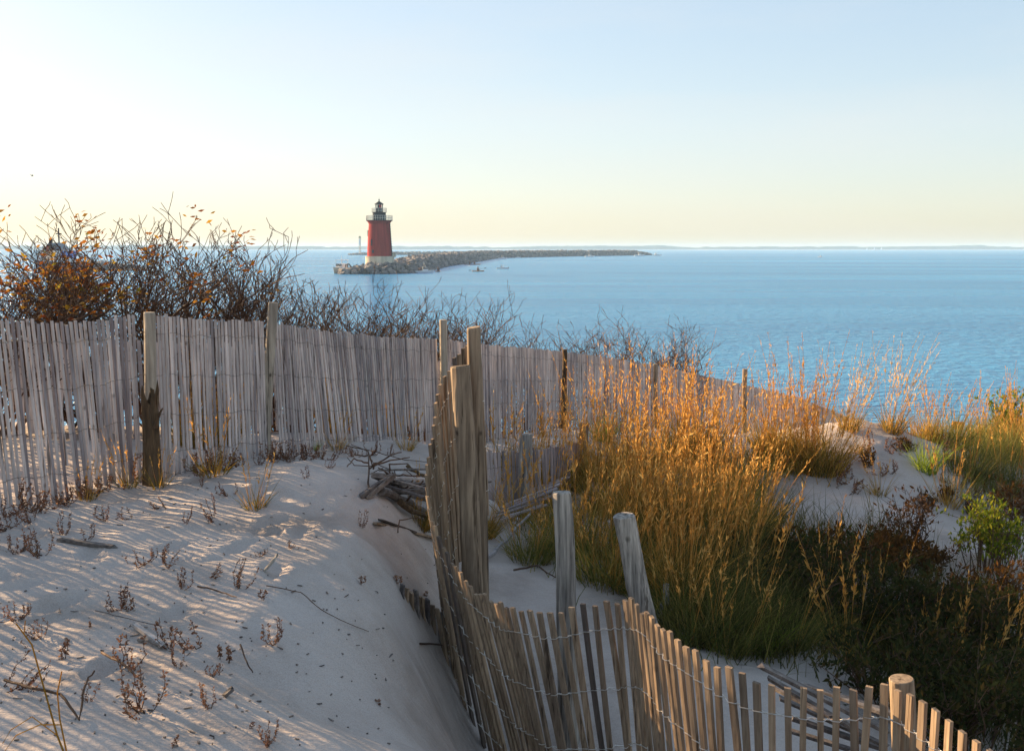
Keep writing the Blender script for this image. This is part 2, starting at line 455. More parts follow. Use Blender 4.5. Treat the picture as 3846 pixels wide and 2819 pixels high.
M['wire'] = plain_mat('galvanised_wire', (0.62, 0.58, 0.52), 0.35, 0.1, 30, metallic=0.7)
M['wire_far'] = plain_mat('rusty_wire', (0.10, 0.085, 0.08), 0.6, 0.2, 30)
M['blade_gold'] = leaf_mat('golden_blades', [(0.0, (0.07, 0.075, 0.018)), (0.3, (0.16, 0.135, 0.03)), (0.65, (0.46, 0.25, 0.05)), (1.0, (0.64, 0.43, 0.13))])
M['plume'] = leaf_mat('golden_seed_heads', [(0.0, (0.38, 0.18, 0.04)), (0.5, (0.58, 0.31, 0.075)), (1.0, (0.70, 0.48, 0.17))], 0.5)
M['plume_pale'] = leaf_mat('pale_seed_heads', [(0.0, (0.45, 0.28, 0.12)), (1.0, (0.75, 0.56, 0.30))], 0.5)
M['blade_green'] = leaf_mat('green_blades', [(0.0, (0.06, 0.075, 0.02)), (0.4, (0.13, 0.15, 0.035)), (0.7, (0.26, 0.22, 0.06)), (1.0, (0.42, 0.32, 0.11))])
M['blade_bright'] = leaf_mat('bright_green_blades', [(0.0, (0.10, 0.17, 0.02)), (1.0, (0.30, 0.36, 0.05))])
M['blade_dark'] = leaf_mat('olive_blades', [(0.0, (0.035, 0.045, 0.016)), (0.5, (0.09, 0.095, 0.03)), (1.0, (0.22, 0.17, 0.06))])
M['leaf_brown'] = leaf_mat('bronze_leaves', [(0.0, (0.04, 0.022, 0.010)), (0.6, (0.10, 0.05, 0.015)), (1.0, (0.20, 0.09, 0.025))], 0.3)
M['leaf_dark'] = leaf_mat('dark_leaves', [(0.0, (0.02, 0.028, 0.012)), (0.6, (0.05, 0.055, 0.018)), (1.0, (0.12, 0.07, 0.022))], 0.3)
M['leaf_autumn'] = leaf_mat('autumn_leaves', [(0.0, (0.12, 0.035, 0.018)), (0.4, (0.24, 0.09, 0.02)), (0.75, (0.36, 0.20, 0.025)), (1.0, (0.20, 0.21, 0.03))], 0.4)
M['leaf_lime'] = leaf_mat('lime_leaves', [(0.0, (0.05, 0.09, 0.012)), (0.6, (0.13, 0.17, 0.018)), (1.0, (0.30, 0.27, 0.025))], 0.4)
M['weed'] = leaf_mat('reddish_weed', [(0.0, (0.12, 0.06, 0.045)), (0.5, (0.22, 0.11, 0.07)), (1.0, (0.36, 0.20, 0.11))], 0.3)
M['rock'] = wood_mat('granite_boulders', (0.12, 0.115, 0.115), (0.36, 0.325, 0.295), (0.6, 0.6, 0.6), island=0.45)
M['rock_dark'] = wood_mat('wet_granite', (0.05, 0.05, 0.05), (0.14, 0.13, 0.12), (0.6, 0.6, 0.6), island=0.35)
M['red'] = plain_mat('red_paint', (0.30, 0.030, 0.026), 0.9, 0.35, 1.0, spec=.05, st=(1.4, 1.4, .10))
M['black'] = plain_mat('black_paint', (0.02, 0.02, 0.024), 0.9, 0.3, 1, spec=.08)
M['concrete'] = plain_mat('white_concrete', (0.58, 0.50, 0.38), 0.95, 0.28, 1.0, spec=.05, st=(.9, .9, .15))
M['white'] = plain_mat('white_gelcoat', (0.75, 0.74, 0.72), 0.35, 0.05, 2)
M['rail'] = plain_mat('pale_railing', (0.60, 0.55, 0.46), 0.5, 0.1, 2)
M['red_glass'] = plain_mat('red_lantern_pane', (0.75, 0.03, 0.04), 0.2, 0.05, 2)
M['window'] = plain_mat('dark_window', (0.03, 0.035, 0.045), 0.2, 0.2, 2)
M['blue'] = plain_mat('blue_paint', (0.05, 0.18, 0.55), 0.5, 0.1, 2)
M['grey_hull'] = plain_mat('grey_hull_paint', (0.16, 0.17, 0.20), 0.5, 0.12, 1)
M['dock'] = plain_mat('dark_dock_timber', (0.06, 0.045, 0.04), 0.8, 0.3, 1)
M['skin_cloth'] = plain_mat('dark_jacket', (0.14, 0.06, 0.04), 0.8, 0.2, 8)
M['kayak'] = plain_mat('orange_kayak', (0.40, 0.18, 0.07), 0.5, 0.1, 4)
M['orange'] = plain_mat('orange_plastic', (0.85, 0.25, 0.02), 0.5, 0.1, 6)
M['shore'] = plain_mat('far_woods', (0.07, 0.09, 0.05), 0.9, 0.4, 0.02)
M['beach'] = plain_mat('far_beach', (0.60, 0.52, 0.42), 0.9, 0.1, 0.02)
def glass_mat():
    m, n, l, out = nodes_of('lantern_glass')
    b = n.new('ShaderNodeBsdfPrincipled'); b.inputs['Transmission Weight'].default_value = 1.0
    b.inputs['Roughness'].default_value = 0.03; b.inputs['IOR'].default_value = 1.05
    l.new(b.outputs[0], out.inputs['Surface']); return m
M['glass'] = glass_mat()

# ------------------------------------------------------------------ ground, sea, far shore
def graded(lo, hi, a, b, step, grow):
    mid = list(np.arange(a, b + 1e-6, step)); up = []; x = mid[-1]; s = step
    while x < hi: s *= grow; x += s; up.append(x)
    dn = []; x = mid[0]; s = step
    while x > lo: s *= grow; x -= s; dn.append(x)
    return np.array(dn[::-1] + mid + up)
gx = graded(-160, 190, -4.2, 4.2, 0.034, 1.035)
gy = graded(-30, 52, 3.2, 10.5, 0.036, 1.03)
GX, GY = np.meshgrid(gx, gy)
GZ = h(GX, GY)
nx, ny = len(gx), len(gy)
gm = bpy.data.meshes.new('sand_dune')
ii = (np.arange(ny - 1)[:, None] * nx + np.arange(nx - 1)[None, :]).reshape(-1, 1)
gm.from_pydata(np.stack([GX, GY, GZ], -1).reshape(-1, 3).tolist(), [], np.concatenate([ii, ii + 1, ii + nx + 1, ii + nx], 1).tolist())
gm.polygons.foreach_set('use_smooth', [True] * len(gm.polygons))
gm.materials.append(M['sand'])
ground = structure(bpy.data.objects.new('sand_dune', gm)); COL.objects.link(ground)

b = MB(); b.add([(-6000, 12, SEA), (6000, 12, SEA), (6000, 5200, SEA), (-6000, 5200, SEA)], [(0, 1, 2, 3)])
structure(b.build('sea', M['sea']))

# far shore: a low wooded coast four kilometres off, with a thin beach
xs = np.arange(-3200, 3201, 8.0)
topz = 8.5 + vnoise(xs * 0.006, xs * 0 + 3.3) * 9 + vnoise(xs * 0.03, xs * 0 + 8.1) * 4 + vnoise(xs * 0.11, xs * 0 + 1.1) * 2.2
fade = 1.0 - 0.1 * np.clip(xs / 2000, 0, 1)
b = MB(); V = []
for x, z, f in zip(xs, topz, fade):
    Y = 4000 + 0.00002 * x * x
    V += [(x, Y, SEA - .5), (x, Y + 6, SEA + 1.2), (x, Y + 10, SEA + z * f + 3.5), (x, Y + 60, SEA + z * f + 4.5), (x, Y + 200, SEA - .5)]
Fc = []
for i in range(len(xs) - 1):
    for k in range(1, 4): Fc.append((i * 5 + k, (i + 1) * 5 + k, (i + 1) * 5 + k + 1, i * 5 + k + 1))
b.add(V, Fc); structure(b.build('far_shore', M['shore']))
b = MB(); V = []
for x in xs:
    Y = 3996 + 0.00002 * x * x
    V += [(x, Y - 14, SEA + .05), (x, Y + 9.6, SEA + 2.0)]
b.add(V, [(i * 2, i * 2 + 2, i * 2 + 3, i * 2 + 1) for i in range(len(xs) - 1)])
structure(b.build('far_beach', M['beach']))

# ------------------------------------------------------------------ lath fences
def resample(pts, pitch, smooth=0.35):
    pts = np.array(pts, float)
    d = np.r_[0, np.cumsum(np.linalg.norm(np.diff(pts[:, :3], axis=0), axis=1))]
    s = np.arange(0, d[-1], pitch)
    # smooth through the stations
    out = []
    for c in range(pts.shape[1]):
        y = np.interp(s, d, pts[:, c])
        k = max(1, int(smooth / pitch))
        yp = np.pad(y, k, mode='edge'); ker = np.hanning(2 * k + 3)[1:-1]; ker /= ker.sum()
        out.append(np.convolve(yp, ker, 'valid'))
    return np.stack(out, 1)

def picket_geom(mb, top, down, L, wdir, w, t, rnd, bend=0.0):
    tdir = np.cross(wdir, down); tdir /= np.linalg.norm(tdir)
    tw = rnd.gauss(0, 0.07)
    a = wdir * math.cos(tw) + tdir * math.sin(tw); c = np.cross(a, down); c /= np.linalg.norm(c)
    V = []
    nseg = 4
    for i in range(nseg + 1):
        f = i / nseg
        p = top + down * L * f + a * bend * math.sin(f * math.pi) + c * bend * 0.6 * math.sin(f * 3.1)
        ww = w * (1 + rnd.gauss(0, 0.03)); tt = t
        chip = rnd.uniform(0, .006) if i == 0 else 0
        for (u, v) in ((-1, -1), (1, -1), (1, 1), (-1, 1)):
            V.append(p + a * u * ww / 2 + c * v * tt / 2 + down * chip * (u > 0))
    Fc = [(0, 1, 2, 3), tuple(nseg * 4 + k for k in (3, 2, 1, 0))]
    for i in range(nseg):
        for k in range(4):
            Fc.append((i * 4 + k, (i + 1) * 4 + k, (i + 1) * 4 + (k + 1) % 4, i * 4 + (k + 1) % 4))
    mb.add(V, Fc)

def make_fence(root, path, pitch, L, w, t, mat, wire_mat, seed, rows, first_part=0, n_parts=100, lean_jit=0.009, top_jit=0.007,
               wire_r=0.0016, twist=False, drop=0.0, dark=None, dark_every=17, gap=None, smooth=0.35, tw=1):
    """path rows: x, y, ztop, lean_x, lean_y (shift of the top against the foot per metre)"""
    rnd = random.Random(seed)
    q = resample(path, pitch, smooth)
    rest = MB(); strands = [[[], []] for _ in rows]
    n = len(q)
    for i in range(n):
        a, c = q[max(0, i - tw)], q[min(n - 1, i + tw)]
        wdir = np.array([c[0] - a[0], c[1] - a[1], 0.0]); wdir /= np.linalg.norm(wdir)
        fd = np.array([wdir[1], -wdir[0], 0])
        down = np.array([-q[i, 3], -q[i, 4], -1.0]) + wdir * rnd.gauss(0, lean_jit) + fd * rnd.gauss(0, lean_jit * .5)
        down /= np.linalg.norm(down)
        wdir = wdir - down * (wdir @ down); wdir /= np.linalg.norm(wdir)
        tdir = np.cross(wdir, down)
        nomtop = q[i, :3].copy(); nomtop[2] -= drop
        top = nomtop - down * rnd.gauss(0, top_jit)
        skip = gap is not None and gap(i, rnd)
        LL = L - (rnd.uniform(.05, .3) if rnd.random() < .05 else 0)
        if not skip:
            ww = w * rnd.uniform(.86, 1.1)
            is_part = first_part <= i < first_part + n_parts
            mt = dark if (dark is not None and rnd.random() < 1.0 / dark_every) else mat
            if is_part or mt is not mat:
                mb = MB(); picket_geom(mb, top, down, LL, wdir, ww, t, rnd, rnd.gauss(0, .006))
                if is_part: mb.build('picket', mt, root)
                else: picket_geom(rest, top, down, LL, wdir, ww, t, rnd, rnd.gauss(0, .006))
            else:
                picket_geom(rest, top, down, LL, wdir, ww, t, rnd, rnd.gauss(0, .006))
        for k, f in enumerate(rows):
            base = nomtop + down * L * f + down * 0.010 * math.sin(i * .9 + k)
            for s_ in (0, 1):
                sg = 1 if s_ == 0 else -1
                for e in (-.5, .5):
                    strands[k][s_].append(base + wdir * w * e * .9 + tdir * sg * (t / 2 + wire_r * 1.2))
                if i < n - 1:
                    nb = q[i + 1, :3].copy(); nb[2] -= drop
                    mid = (base + (nb + down * L * f)) / 2
                    if twist:
                        for j in range(5):
                            ang = j / 4 * 2 * math.pi + (0 if s_ == 0 else math.pi)
                            strands[k][s_].append(mid + wdir * (j - 2) * .0035 + (tdir * math.cos(ang) + down * math.sin(ang)) * wire_r * 1.15)
                    else:
                        strands[k][s_].append(mid)
    if rest.n:
        o = rest.build('pickets', mat, root); o['kind'] = 'stuff'
    for k in range(len(rows)):
        mb = MB(); mb.tube(strands[k][0], wire_r, 4); mb.tube(strands[k][1], wire_r, 4)
        mb.build('binding_wire', wire_mat, root)
    return q

def post_mesh(foot, top, r0, r1, seed, n=16, rings=14, knobs=0.05, wob=0.01, slant=0.0):
    rnd = random.Random(seed); mb = MB()
    foot, top = np.asarray(foot, float), np.asarray(top, float)
    ax = (top - foot) / np.linalg.norm(top - foot)
    e1 = np.cross(ax, (0.2, 1, 0)); e1 /= np.linalg.norm(e1); e2 = np.cross(ax, e1)
    ph = [rnd.uniform(0, 6.28) for _ in range(6)]
    V, Fc = [], []
    fs = [i / rings for i in range(rings)] + [1 - 0.006, 1.0]
    for i, f in enumerate(fs):
        c = foot + (top - foot) * f + e1 * wob * math.sin(f * 5 + ph[0]) + e2 * wob * math.sin(f * 4 + ph[1])
        r = r0 + (r1 - r0) * f
        if i == len(fs) - 1: r *= 0.93
        for k in range(n):
            q = 2 * math.pi * k / n
            rr = r * (1 + knobs * (math.sin(2 * q + ph[2] + f * 2) * .5 + math.sin(3 * q + ph[3] - f * 7) * .4 + math.sin(q + ph[4] + f * 11) * .4) + rnd.gauss(0, knobs * .18))
            V.append(c + (e1 * math.cos(q) + e2 * math.sin(q)) * rr + ax * (slant * math.cos(q + ph[5]) * r if i >= len(fs) - 2 else 0))
    m = len(fs)
    for i in range(m - 1):
        for k in range(n):
            k2 = (k + 1) % n
            Fc.append((i * n + k, i * n + k2, (i + 1) * n + k2, (i + 1) * n + k))
    Fc.append(tuple((m - 1) * n + k for k in range(n)))
    mb.add(V, Fc); return mb

# --- the long grey fence along the dune crest
far_path = [(-6.3, 1.4, 1.27, -.02, 0), (-5.2, 3.2, 1.24, -.02, 0), (-4.1, 5.1, 1.22, -.03, 0)]
for (x, y, D, ln) in [(0, 1195, 6.85, -.05), (200, 1214, 7.25, -.06), (400, 1200, 7.68, -.03), (545, 1172, 8.0, 0), (720, 1196, 8.42, -.01), (880, 1200, 8.85, .0),
                      (1015, 1206, 9.25, -.02), (1180, 1238, 9.9, -.08), (1420, 1262, 10.95, -.06), (1640, 1272, 12.1, -.02), (1900, 1300, 14.2, -.01), (2110, 1318, 16.3, .0),
                      (2300, 1345, 18.2, 0), (2465, 1372, 20, 0), (2790, 1442, 26.5, 0), (3000, 1492, 30, 0), (3250, 1590, 35, 0), (3420, 1660, 38.5, 0)]:
    p = P(x, y, D); far_path.append((p[0], p[1], p[2], ln, ln * .5))
POST_XY = [P(1021, 1400, 9.2)[:2], P(1666, 1400, 12.15)[:2], P(2797, 1500, 26.2)[:2], P(566, 1400, 7.95)[:2]]
_qf = resample(far_path, 0.0405)
POST_GAP = set()
for p_ in POST_XY:
    i_ = int(np.argmin(((_qf[:, :2] - p_) ** 2).sum(1))); POST_GAP |= {i_, i_ - 1, i_ + 1}
fr = thing('picket_fence', (-3.05, 6.85, hz(-3.05, 6.85)), 'long grey lath fence running from the left edge along the dune crest towards the sea', 'fence')
qf = make_fence(fr, far_path, 0.0405, 1.22, 0.0222, 0.009, M['picket_far'], M['wire_far'], 3, (.11, .36, .60, .82, .96), first_part=int(np.argmin(((_qf[:, :2] - P(0, 1195, 6.85)[:2]) ** 2).sum(1))) - 1, n_parts=100, dark=M['picket_old'], dark_every=14, gap=lambda i, r: i in POST_GAP)
for (x, yt, xb, yb, D, r, mt, sd) in [(560, 1172, 566, 1800, 8.0, .042, 'post_pale', 1), (1021, 1135, 1001, 1720, 9.2, .042, 'post_pale', 2),
                                      (1666, 1200, 1660, 1680, 12.1, .044, 'post_pale', 3), (2122, 1312, 2112, 1640, 16.2, .040, 'bark', 4),
                                      (2463, 1366, 2463, 1680, 19.9, .045, 'post_warm', 5), (2797, 1385, 2797, 1660, 26.2, .062, 'post_warm', 6)]:
    t, f = P(x, yt, D), P(xb, yb, D)
    f = f + (f - t) * .25
    post_mesh(f, t, r * 1.06, r * .94, sd, knobs=.04 if mt != 'bark' else .14).build('post', M[mt], fr)
# --- an older, lower fence right behind it
old_path = []
for (x, y, D) in [(-700, 1300, 9.3), (-200, 1290, 9.6), (300, 1283, 9.8), (700, 1278, 10.3), (1100, 1298, 11.3), (1400, 1320, 12.3), (1600, 1345, 13.3), (1720, 1372, 14.2)]:
    p = P(x, y, D); old_path.append((p[0], p[1], p[2], -.02, 0))
orf = thing('picket_fence', (-3.6, 9.9, hz(-3.6, 9.9)), 'lower lath fence standing a step behind the long grey fence and glimpsed through its gaps', 'fence')
make_fence(orf, old_path, 0.050, 0.85, 0.032, 0.012, M['picket_far'], M['wire_far'], 8, (.2, .5, .8), first_part=25, n_parts=100, lean_jit=.03, top_jit=.03,
           gap=lambda i, r: r.random() < .12)

# --- the brown fence that falls away from the tall posts and turns in the foreground
near_path = []
for (x, y, D, lx, ly) in [(1800, 1250, 7.25, -.05, 0), (1748, 1299, 6.98, -.05, 0), (1707, 1355, 6.86, -.05, 0), (1678, 1396, 6.8, -.05, 0), (1652, 1440, 6.76, -.06, 0), (1640, 1480, 6.72, -.07, 0), (1634, 1550, 6.68, -.08, 0),
                      (1622, 1640, 6.64, -.09, 0), (1606, 1723, 6.6, -.10, 0), (1600, 1786, 6.58, -.11, .01), (1603, 1850, 6.55, -.13, .01), (1614, 1925, 6.5, -.15, .02), (1634, 1985, 6.45, -.17, .02), (1656, 2030, 6.4, -.18, .02),
                      (1689, 2095, 6.3, -.20, .02), (1723, 2145, 6.2, -.22, .03), (1762, 2195, 6.08, -.24, .03), (1806, 2234, 5.95, -.25, .03), (1862, 2267, 5.8, -.24, .03), (1912, 2284, 5.64, -.22, .03),
                      (2020, 2297, 5.5, -.19, .02), (2118, 2292, 5.42, -.16, .02), (2230, 2274, 5.36, -.13, .0), (2340, 2247, 5.30, -.10, .0), (2395, 2268, 5.14, -.10, .0), (2484, 2355, 4.85, -.12, 0),
                      (2576, 2425, 4.66, -.12, 0), (2714, 2499, 4.48, -.09, 0), (2843, 2560, 4.38, -.05, 0), (2958, 2575, 4.33, -.04, 0), (3131, 2577, 4.28, -.03, 0), (3256, 2576, 4.24, -.02, 0),
                      (3345, 2572, 4.18, -.01, 0), (3474, 2642, 4.02, 0, 0), (3615, 2738, 3.86, 0, 0), (3720, 2805, 3.75, 0, 0), (3900, 2930, 3.55, 0, 0)]:
    p = P(x, y, D); near_path.append((p[0], p[1], p[2], lx, ly))
nf = thing('picket_fence', (.2, 5.0, hz(.2, 5.0)), 'sagging brown lath fence with bright wire curving through the foreground', 'fence')
qn = make_fence(nf, near_path, 0.0635, 1.2, 0.0275, 0.017, M['picket_near'], M['wire'], 4, (.11, .36, .61, .86), first_part=0, n_parts=100, lean_jit=.013, top_jit=.010,
                wire_r=0.0023, twist=True, smooth=.10, tw=3, dark=M['picket_dark'], dark_every=16)
for (x, yt, xb, yb, D, r0, r1, mt, sd, kn, wob, sl) in [(1738, 1372, 1778, 2400, 6.62, .063, .055, 'post_warm', 11, .12, .010, .1), (1783, 1228, 1812, 2400, 7.0, .046, .043, 'post_warm', 12, .05, .006, .15),
                                                (3385, 2545, 3405, 3000, 4.36, .055, .049, 'post_warm', 13, .03, .003, .05)]:
    t, f = P(x, yt, D), P(xb, yb, D); f = f + (f - t) * .12
    post_mesh(f, t, r0, r1, sd, knobs=kn, wob=wob, slant=sl, rings=22, n=20).build('post', M[mt], nf)

# free-standing posts
def free_post(x, yt, xb, yb, D, r0, r1, mt, sd, label, kn=.10, wob=.008, sl=.1, group=None, hang=None, Df=None):
    t, f = P(x, yt, D), P(xb, yb, Df or D); f = f + (f - t) * .12
    o = post_mesh(f, t, r0, r1, sd, knobs=kn, wob=wob, slant=sl, rings=20, n=20).build('wooden_post', M[mt], None, loc=(f[0], f[1], f[2] + .1))
    return tag(o, label, 'post')
free_post(2108, 1845, 2142, 2755, 6.15, .066, .053, 'post_grey', 21, 'upright silvery grey post with flat top behind the foreground fence', sl=.06)
free_post(2338, 1935, 2470, 2520, 6.0, .060, .057, 'post_grey', 22, 'leaning silvery grey post with a sawn knotty top beside golden grass', wob=.004, sl=.12)
free_post(1975, 1628, 1972, 1980, 10.2, .065, .055, 'post_grey', 23, 'short grey post in shade at the low old fence behind the tall posts', sl=.05)
free_post(2196, 1585, 2196, 1760, 12.6, .055, .05, 'post_warm', 24, 'short dark post half hidden in golden grass near the bright green tuft', sl=.05)

# broken stump in front of the crest fence
b = MB(); c0 = P(572, 1800, 7.72); cz = hz(c0[0], c0[1]); rnd = random.Random(9)
V, Fc = [], []; n = 22
for i, zz in enumerate((-.1, .05, .2, .4, .52, .58)):
    for k in range(n):
        q = 2 * math.pi * k / n
        rr = .066 * (1 + .10 * math.sin(3 * q + 1) + .08 * math.sin(7 * q + i)) * (1 - .04 * i) + rnd.gauss(0, .003)
        top = zz if i < 5 else zz + .16 * abs(math.sin(2.5 * q + .4)) ** 3 + rnd.uniform(-.05, .04)
        if i == 5: rr *= 1.08
        V.append((c0[0] - .0 + rr * math.cos(q), c0[1] + rr * math.sin(q), cz + top))
for i in range(5):
    for k in range(n): Fc.append((i * n + k, i * n + (k + 1) % n, (i + 1) * n + (k + 1) % n, (i + 1) * n + k))
V.append((c0[0], c0[1], cz + .45)); Fc += [(5 * n + k, 5 * n + (k + 1) % n, 6 * n) for k in range(n)]
b.add(V, Fc)
b.tube([(c0[0] + .05, c0[1] - .045, cz + .42), (c0[0] + .085, c0[1] - .06, cz + .52), (c0[0] + .11, c0[1] - .06, cz + .56)], [.015, .011, .005], 6)
o = b.build('tree_stump', M['bark'], None, loc=(c0[0], c0[1], cz))
tag(o, 'dark splintered bark stump in front of a pale fence post', 'stump')

# half buried stubs of an old fence in the left sand
hb = thing('picket_fence', (*G(1600, 2330)[:2], G(1600, 2330)[2]), 'half buried row of broken fence stubs at the edge of the sand slope', 'fence')
stub_px = [(1512, 2192, 2235), (1528, 2206, 2248), (1545, 2222, 2275), (1561, 2212, 2290), (1580, 2238, 2300), (1598, 2248, 2312), (1606, 2247, 2330), (1624, 2270, 2345), (1640, 2282, 2395), (1652, 2296, 2410), (1662, 2312, 2418), (1676, 2330, 2428), (1688, 2345, 2436), (1700, 2352, 2446)]
wires = []
for i, (x, yt, yb) in enumerate(stub_px):
    g = G(x, yb + 6); D = g[1]; t = P(x, yt, D); mb = MB()
    d = np.array([R.gauss(0, .08), R.gauss(0, .08), -1.0]); d /= np.linalg.norm(d)
    wd = np.array([.6, -.7, 0]); wd = wd - d * (wd @ d); wd /= np.linalg.norm(wd)
    picket_geom(mb, t, d, (t[2] - g[2]) + .25, wd, .034, .013, R, .004)
    mb.build('picket', M['picket_near'] if i % 3 else M['drift'], hb)
    wires.append(t + d * .07)
mb = MB(); mb.tube(wires, .0018, 4); mb.build('binding_wire', M['wire_far'], hb)

# low old fence in the shaded hollow behind the tall posts
lp = []
for (x, y, D) in [(1800, 1690, 10.0), (1850, 1700, 10.1), (1950, 1690, 10.3), (2060, 1680, 10.6), (2150, 1665, 11.2), (2190, 1655, 12)]:
    p = P(x, y, D); lp.append((p[0], p[1], p[2], -.02, 0))
lo = thing('picket_fence', (lp[2][0], lp[2][1], hz(lp[2][0], lp[2][1])), 'low shaded grey fence sunk in the hollow right of the tall posts', 'fence')
make_fence(lo, lp, 0.058, .75, 0.034, 0.012, M['picket_old'], M['wire_far'], 14, (.2, .6), n_parts=100, lean_jit=.03, top_jit=.015)

# ------------------------------------------------------------------ driftwood and litter on the sand
def plank(a, c, w, t, mat, name, label, cat, group=None, jag=True, sag=0.0):
    a, c = np.asarray(a, float), np.asarray(c, float)
    d = c - a; L = np.linalg.norm(d); d /= L
    sd = np.cross(d, (0, 0, 1)); sd /= np.linalg.norm(sd); up = np.cross(sd, d)
    mb = MB(); V = []; ns = 6
    for i in range(ns + 1):
        f = i / ns; p = a + d * L * f + up * sag * math.sin(math.pi * f)
        for (u, v) in ((-1, -1), (1, -1), (1, 1), (-1, 1)):
            e = R.uniform(-.02, .02) if (jag and i in (0, ns)) else 0
            V.append(p + sd * u * w / 2 * R.uniform(.9, 1.08) + up * v * t / 2 + d * e)
    Fc = [(3, 2, 1, 0), tuple(ns * 4 + k for k in range(4))]
    for i in range(ns):
        for k in range(4): Fc.append((i * 4 + k, i * 4 + (k + 1) % 4, (i + 1) * 4 + (k + 1) % 4, (i + 1) * 4 + k))
    mb.add(V, Fc)
    o = mb.build(name, mat, None, loc=(a + c) / 2)
    return tag(o, label, cat, group)

def stick(pts, r, mat, name, label, cat, group=None, n=6):
    pts = [np.asarray(p, float) for p in pts]
    mb = MB()
    fine = []
    for i in range(len(pts) - 1):
        for j in range(4):
            fine.append(pts[i] + (pts[i + 1] - pts[i]) * j / 4 + np.array([R.gauss(0, r * .35) for _ in range(3)]))
    fine.append(pts[-1])
    rr = [r * (1 - .5 * i / len(fine)) * R.uniform(.9, 1.1) for i in range(len(fine))]
    mb.tube(fine, rr, n)
    return tag(mb.build(name, mat, None, loc=pts[0]), label, cat, group)

def on(x, y, dz=0.0):
    g = G(x, y); g[2] += dz; return g

# heap left of the tall posts
heap = 'broken boards in the driftwood heap'
_g = G(1372, 1872)
plank(_g, P(1478, 1782, _g[1] + .15), .05, .03, M['drift'], 'driftwood_board', 'slanting grey board on the left flank of the driftwood heap', 'driftwood')
plank(on(1420, 1850, .12), on(1625, 1925, .10), .09, .035, M['drift'], 'driftwood_board', 'long dark board lying across the front of the driftwood heap', 'driftwood')
_g = G(1590, 1880)
plank(_g + np.array([0, 0, .04]), P(1488, 1772, _g[1] + .25), .085, .025, M['drift_pale'], 'driftwood_board', 'upright blue grey splintered plank at the top of the driftwood heap', 'driftwood')
_g = G(1350, 1868)
plank(_g, P(1440, 1806, _g[1] + .15), .035, .03, M['drift'], 'driftwood_board', 'thin brown batten low at the left end of the driftwood heap', 'driftwood')
for k in range(16):
    x0 = R.uniform(1400, 1540); y0 = 1800 + (x0 - 1400) * .55 + R.uniform(-20, 45)
    a = on(x0, y0, R.uniform(.02, .13)); q = R.uniform(-.75, .25)
    c = a + np.array([math.cos(q), math.sin(q), R.uniform(-.12, .12)]) * R.uniform(.3, .75)
    c[2] = max(c[2], hz(c[0], c[1]) + .02)
    plank(a, c, R.uniform(.018, .042), R.uniform(.008, .02), M['drift'] if k % 4 else M['drift_pale'], 'driftwood_board', 'weathered board jumbled inside the driftwood heap left of the tall posts', 'driftwood', heap)
for k, (xa, ya, xb, yb, r_, mt, lab) in enumerate([(1432, 1880, 1632, 1965, 0.030, 'drift', 'long dark log along the front of the driftwood heap'), (1500, 1925, 1640, 2000, 0.025, 'bark', 'dark log at the lower right of the driftwood heap'),
                                               (1470, 1850, 1620, 1900, 0.022, 'drift', 'grey log in the middle of the driftwood heap'), (1530, 1800, 1630, 1835, 0.019, 'bark', 'short dark log at the upper right of the driftwood heap')]):
    stick([on(xa, ya, .05 + .02 * k), (on(xa, ya) + on(xb, yb)) / 2 + np.array([0, 0, .07]), on(xb, yb, .05)], r_, M[mt], 'driftwood_log', lab, 'driftwood', n=9)
for k in range(22):
    x0 = R.uniform(1370, 1600); a = on(x0, 1800 + (x0 - 1400) * .6 + R.uniform(-30, 60), R.uniform(.03, .12)); q_ = R.uniform(0, 6.28); L_ = R.uniform(.15, .45)
    stick([a, a + np.array([math.cos(q_) * L_ * .5, math.sin(q_) * L_ * .5, R.uniform(.02, .12)]), a + np.array([math.cos(q_ + .4) * L_, math.sin(q_ + .4) * L_, R.uniform(0, .2)])], R.uniform(.004, .009), M['twig'], 'dry_branch', 'thin dark twig tangled in the driftwood heap', 'branch', 'twigs tangled in the driftwood heap')
stick([on(1300, 1690, .04), on(1420, 1745, .10), on(1520, 1770, .10), on(1622, 1762, .06)], .005, M['twig'], 'dry_branch', 'long dark bent branch arching over the driftwood heap', 'branch')
stick([on(1386, 1858, .03), on(1386, 1790, .10), on(1382, 1760, .14)], .007, M['twig'], 'dry_branch', 'thin upright twig at the left of the driftwood heap', 'branch')
stick([on(1495, 2040, .06), on(1500, 2010, .1), on(1560, 1995, .10), on(1630, 1990, .06)], .005, M['twig'], 'dry_branch', 'hooked dark branch above the red brown slats near the fence', 'branch')
plank(on(1408, 1985, .03), on(1640, 2035, .02), .04, .014, M['picket_near'], 'fallen_lath', 'long fallen lath lying below the driftwood heap', 'lath')
plank(on(1430, 1972, .03), on(1560, 2015, .03), .035, .012, M['picket_dark'], 'fallen_lath', 'shorter dark fallen lath beside the long one below the driftwood heap', 'lath')
plank(on(222, 2032, .012), on(428, 2062, .012), .032, .014, M['drift'], 'fallen_lath', 'dark blue grey lath lying on striped sand under the crest fence', 'lath')
_g = G(992, 2145)
plank(_g, P(1036, 2092, _g[1] + .01), .036, .012, M['post_grey'], 'broken_board', 'short grey board stuck slanting in the shaded sand', 'board')
_g = G(842, 2612)
plank(_g, P(880, 2578, _g[1] + .01), .034, .012, M['drift'], 'broken_board', 'small dark splintered chip of board on the lower sand slope', 'board')
plank(on(510, 2368, .015), on(615, 2440, .015), .022, .016, M['drift_pale'], 'driftwood_stick', 'pale bluish driftwood stick lying among red sprigs', 'driftwood')
stick([on(525, 2412, .01), on(560, 2425, .02), on(608, 2446, .01)], .008, M['drift'], 'dry_branch', 'thin dark twig lying against the pale bluish driftwood stick', 'branch')
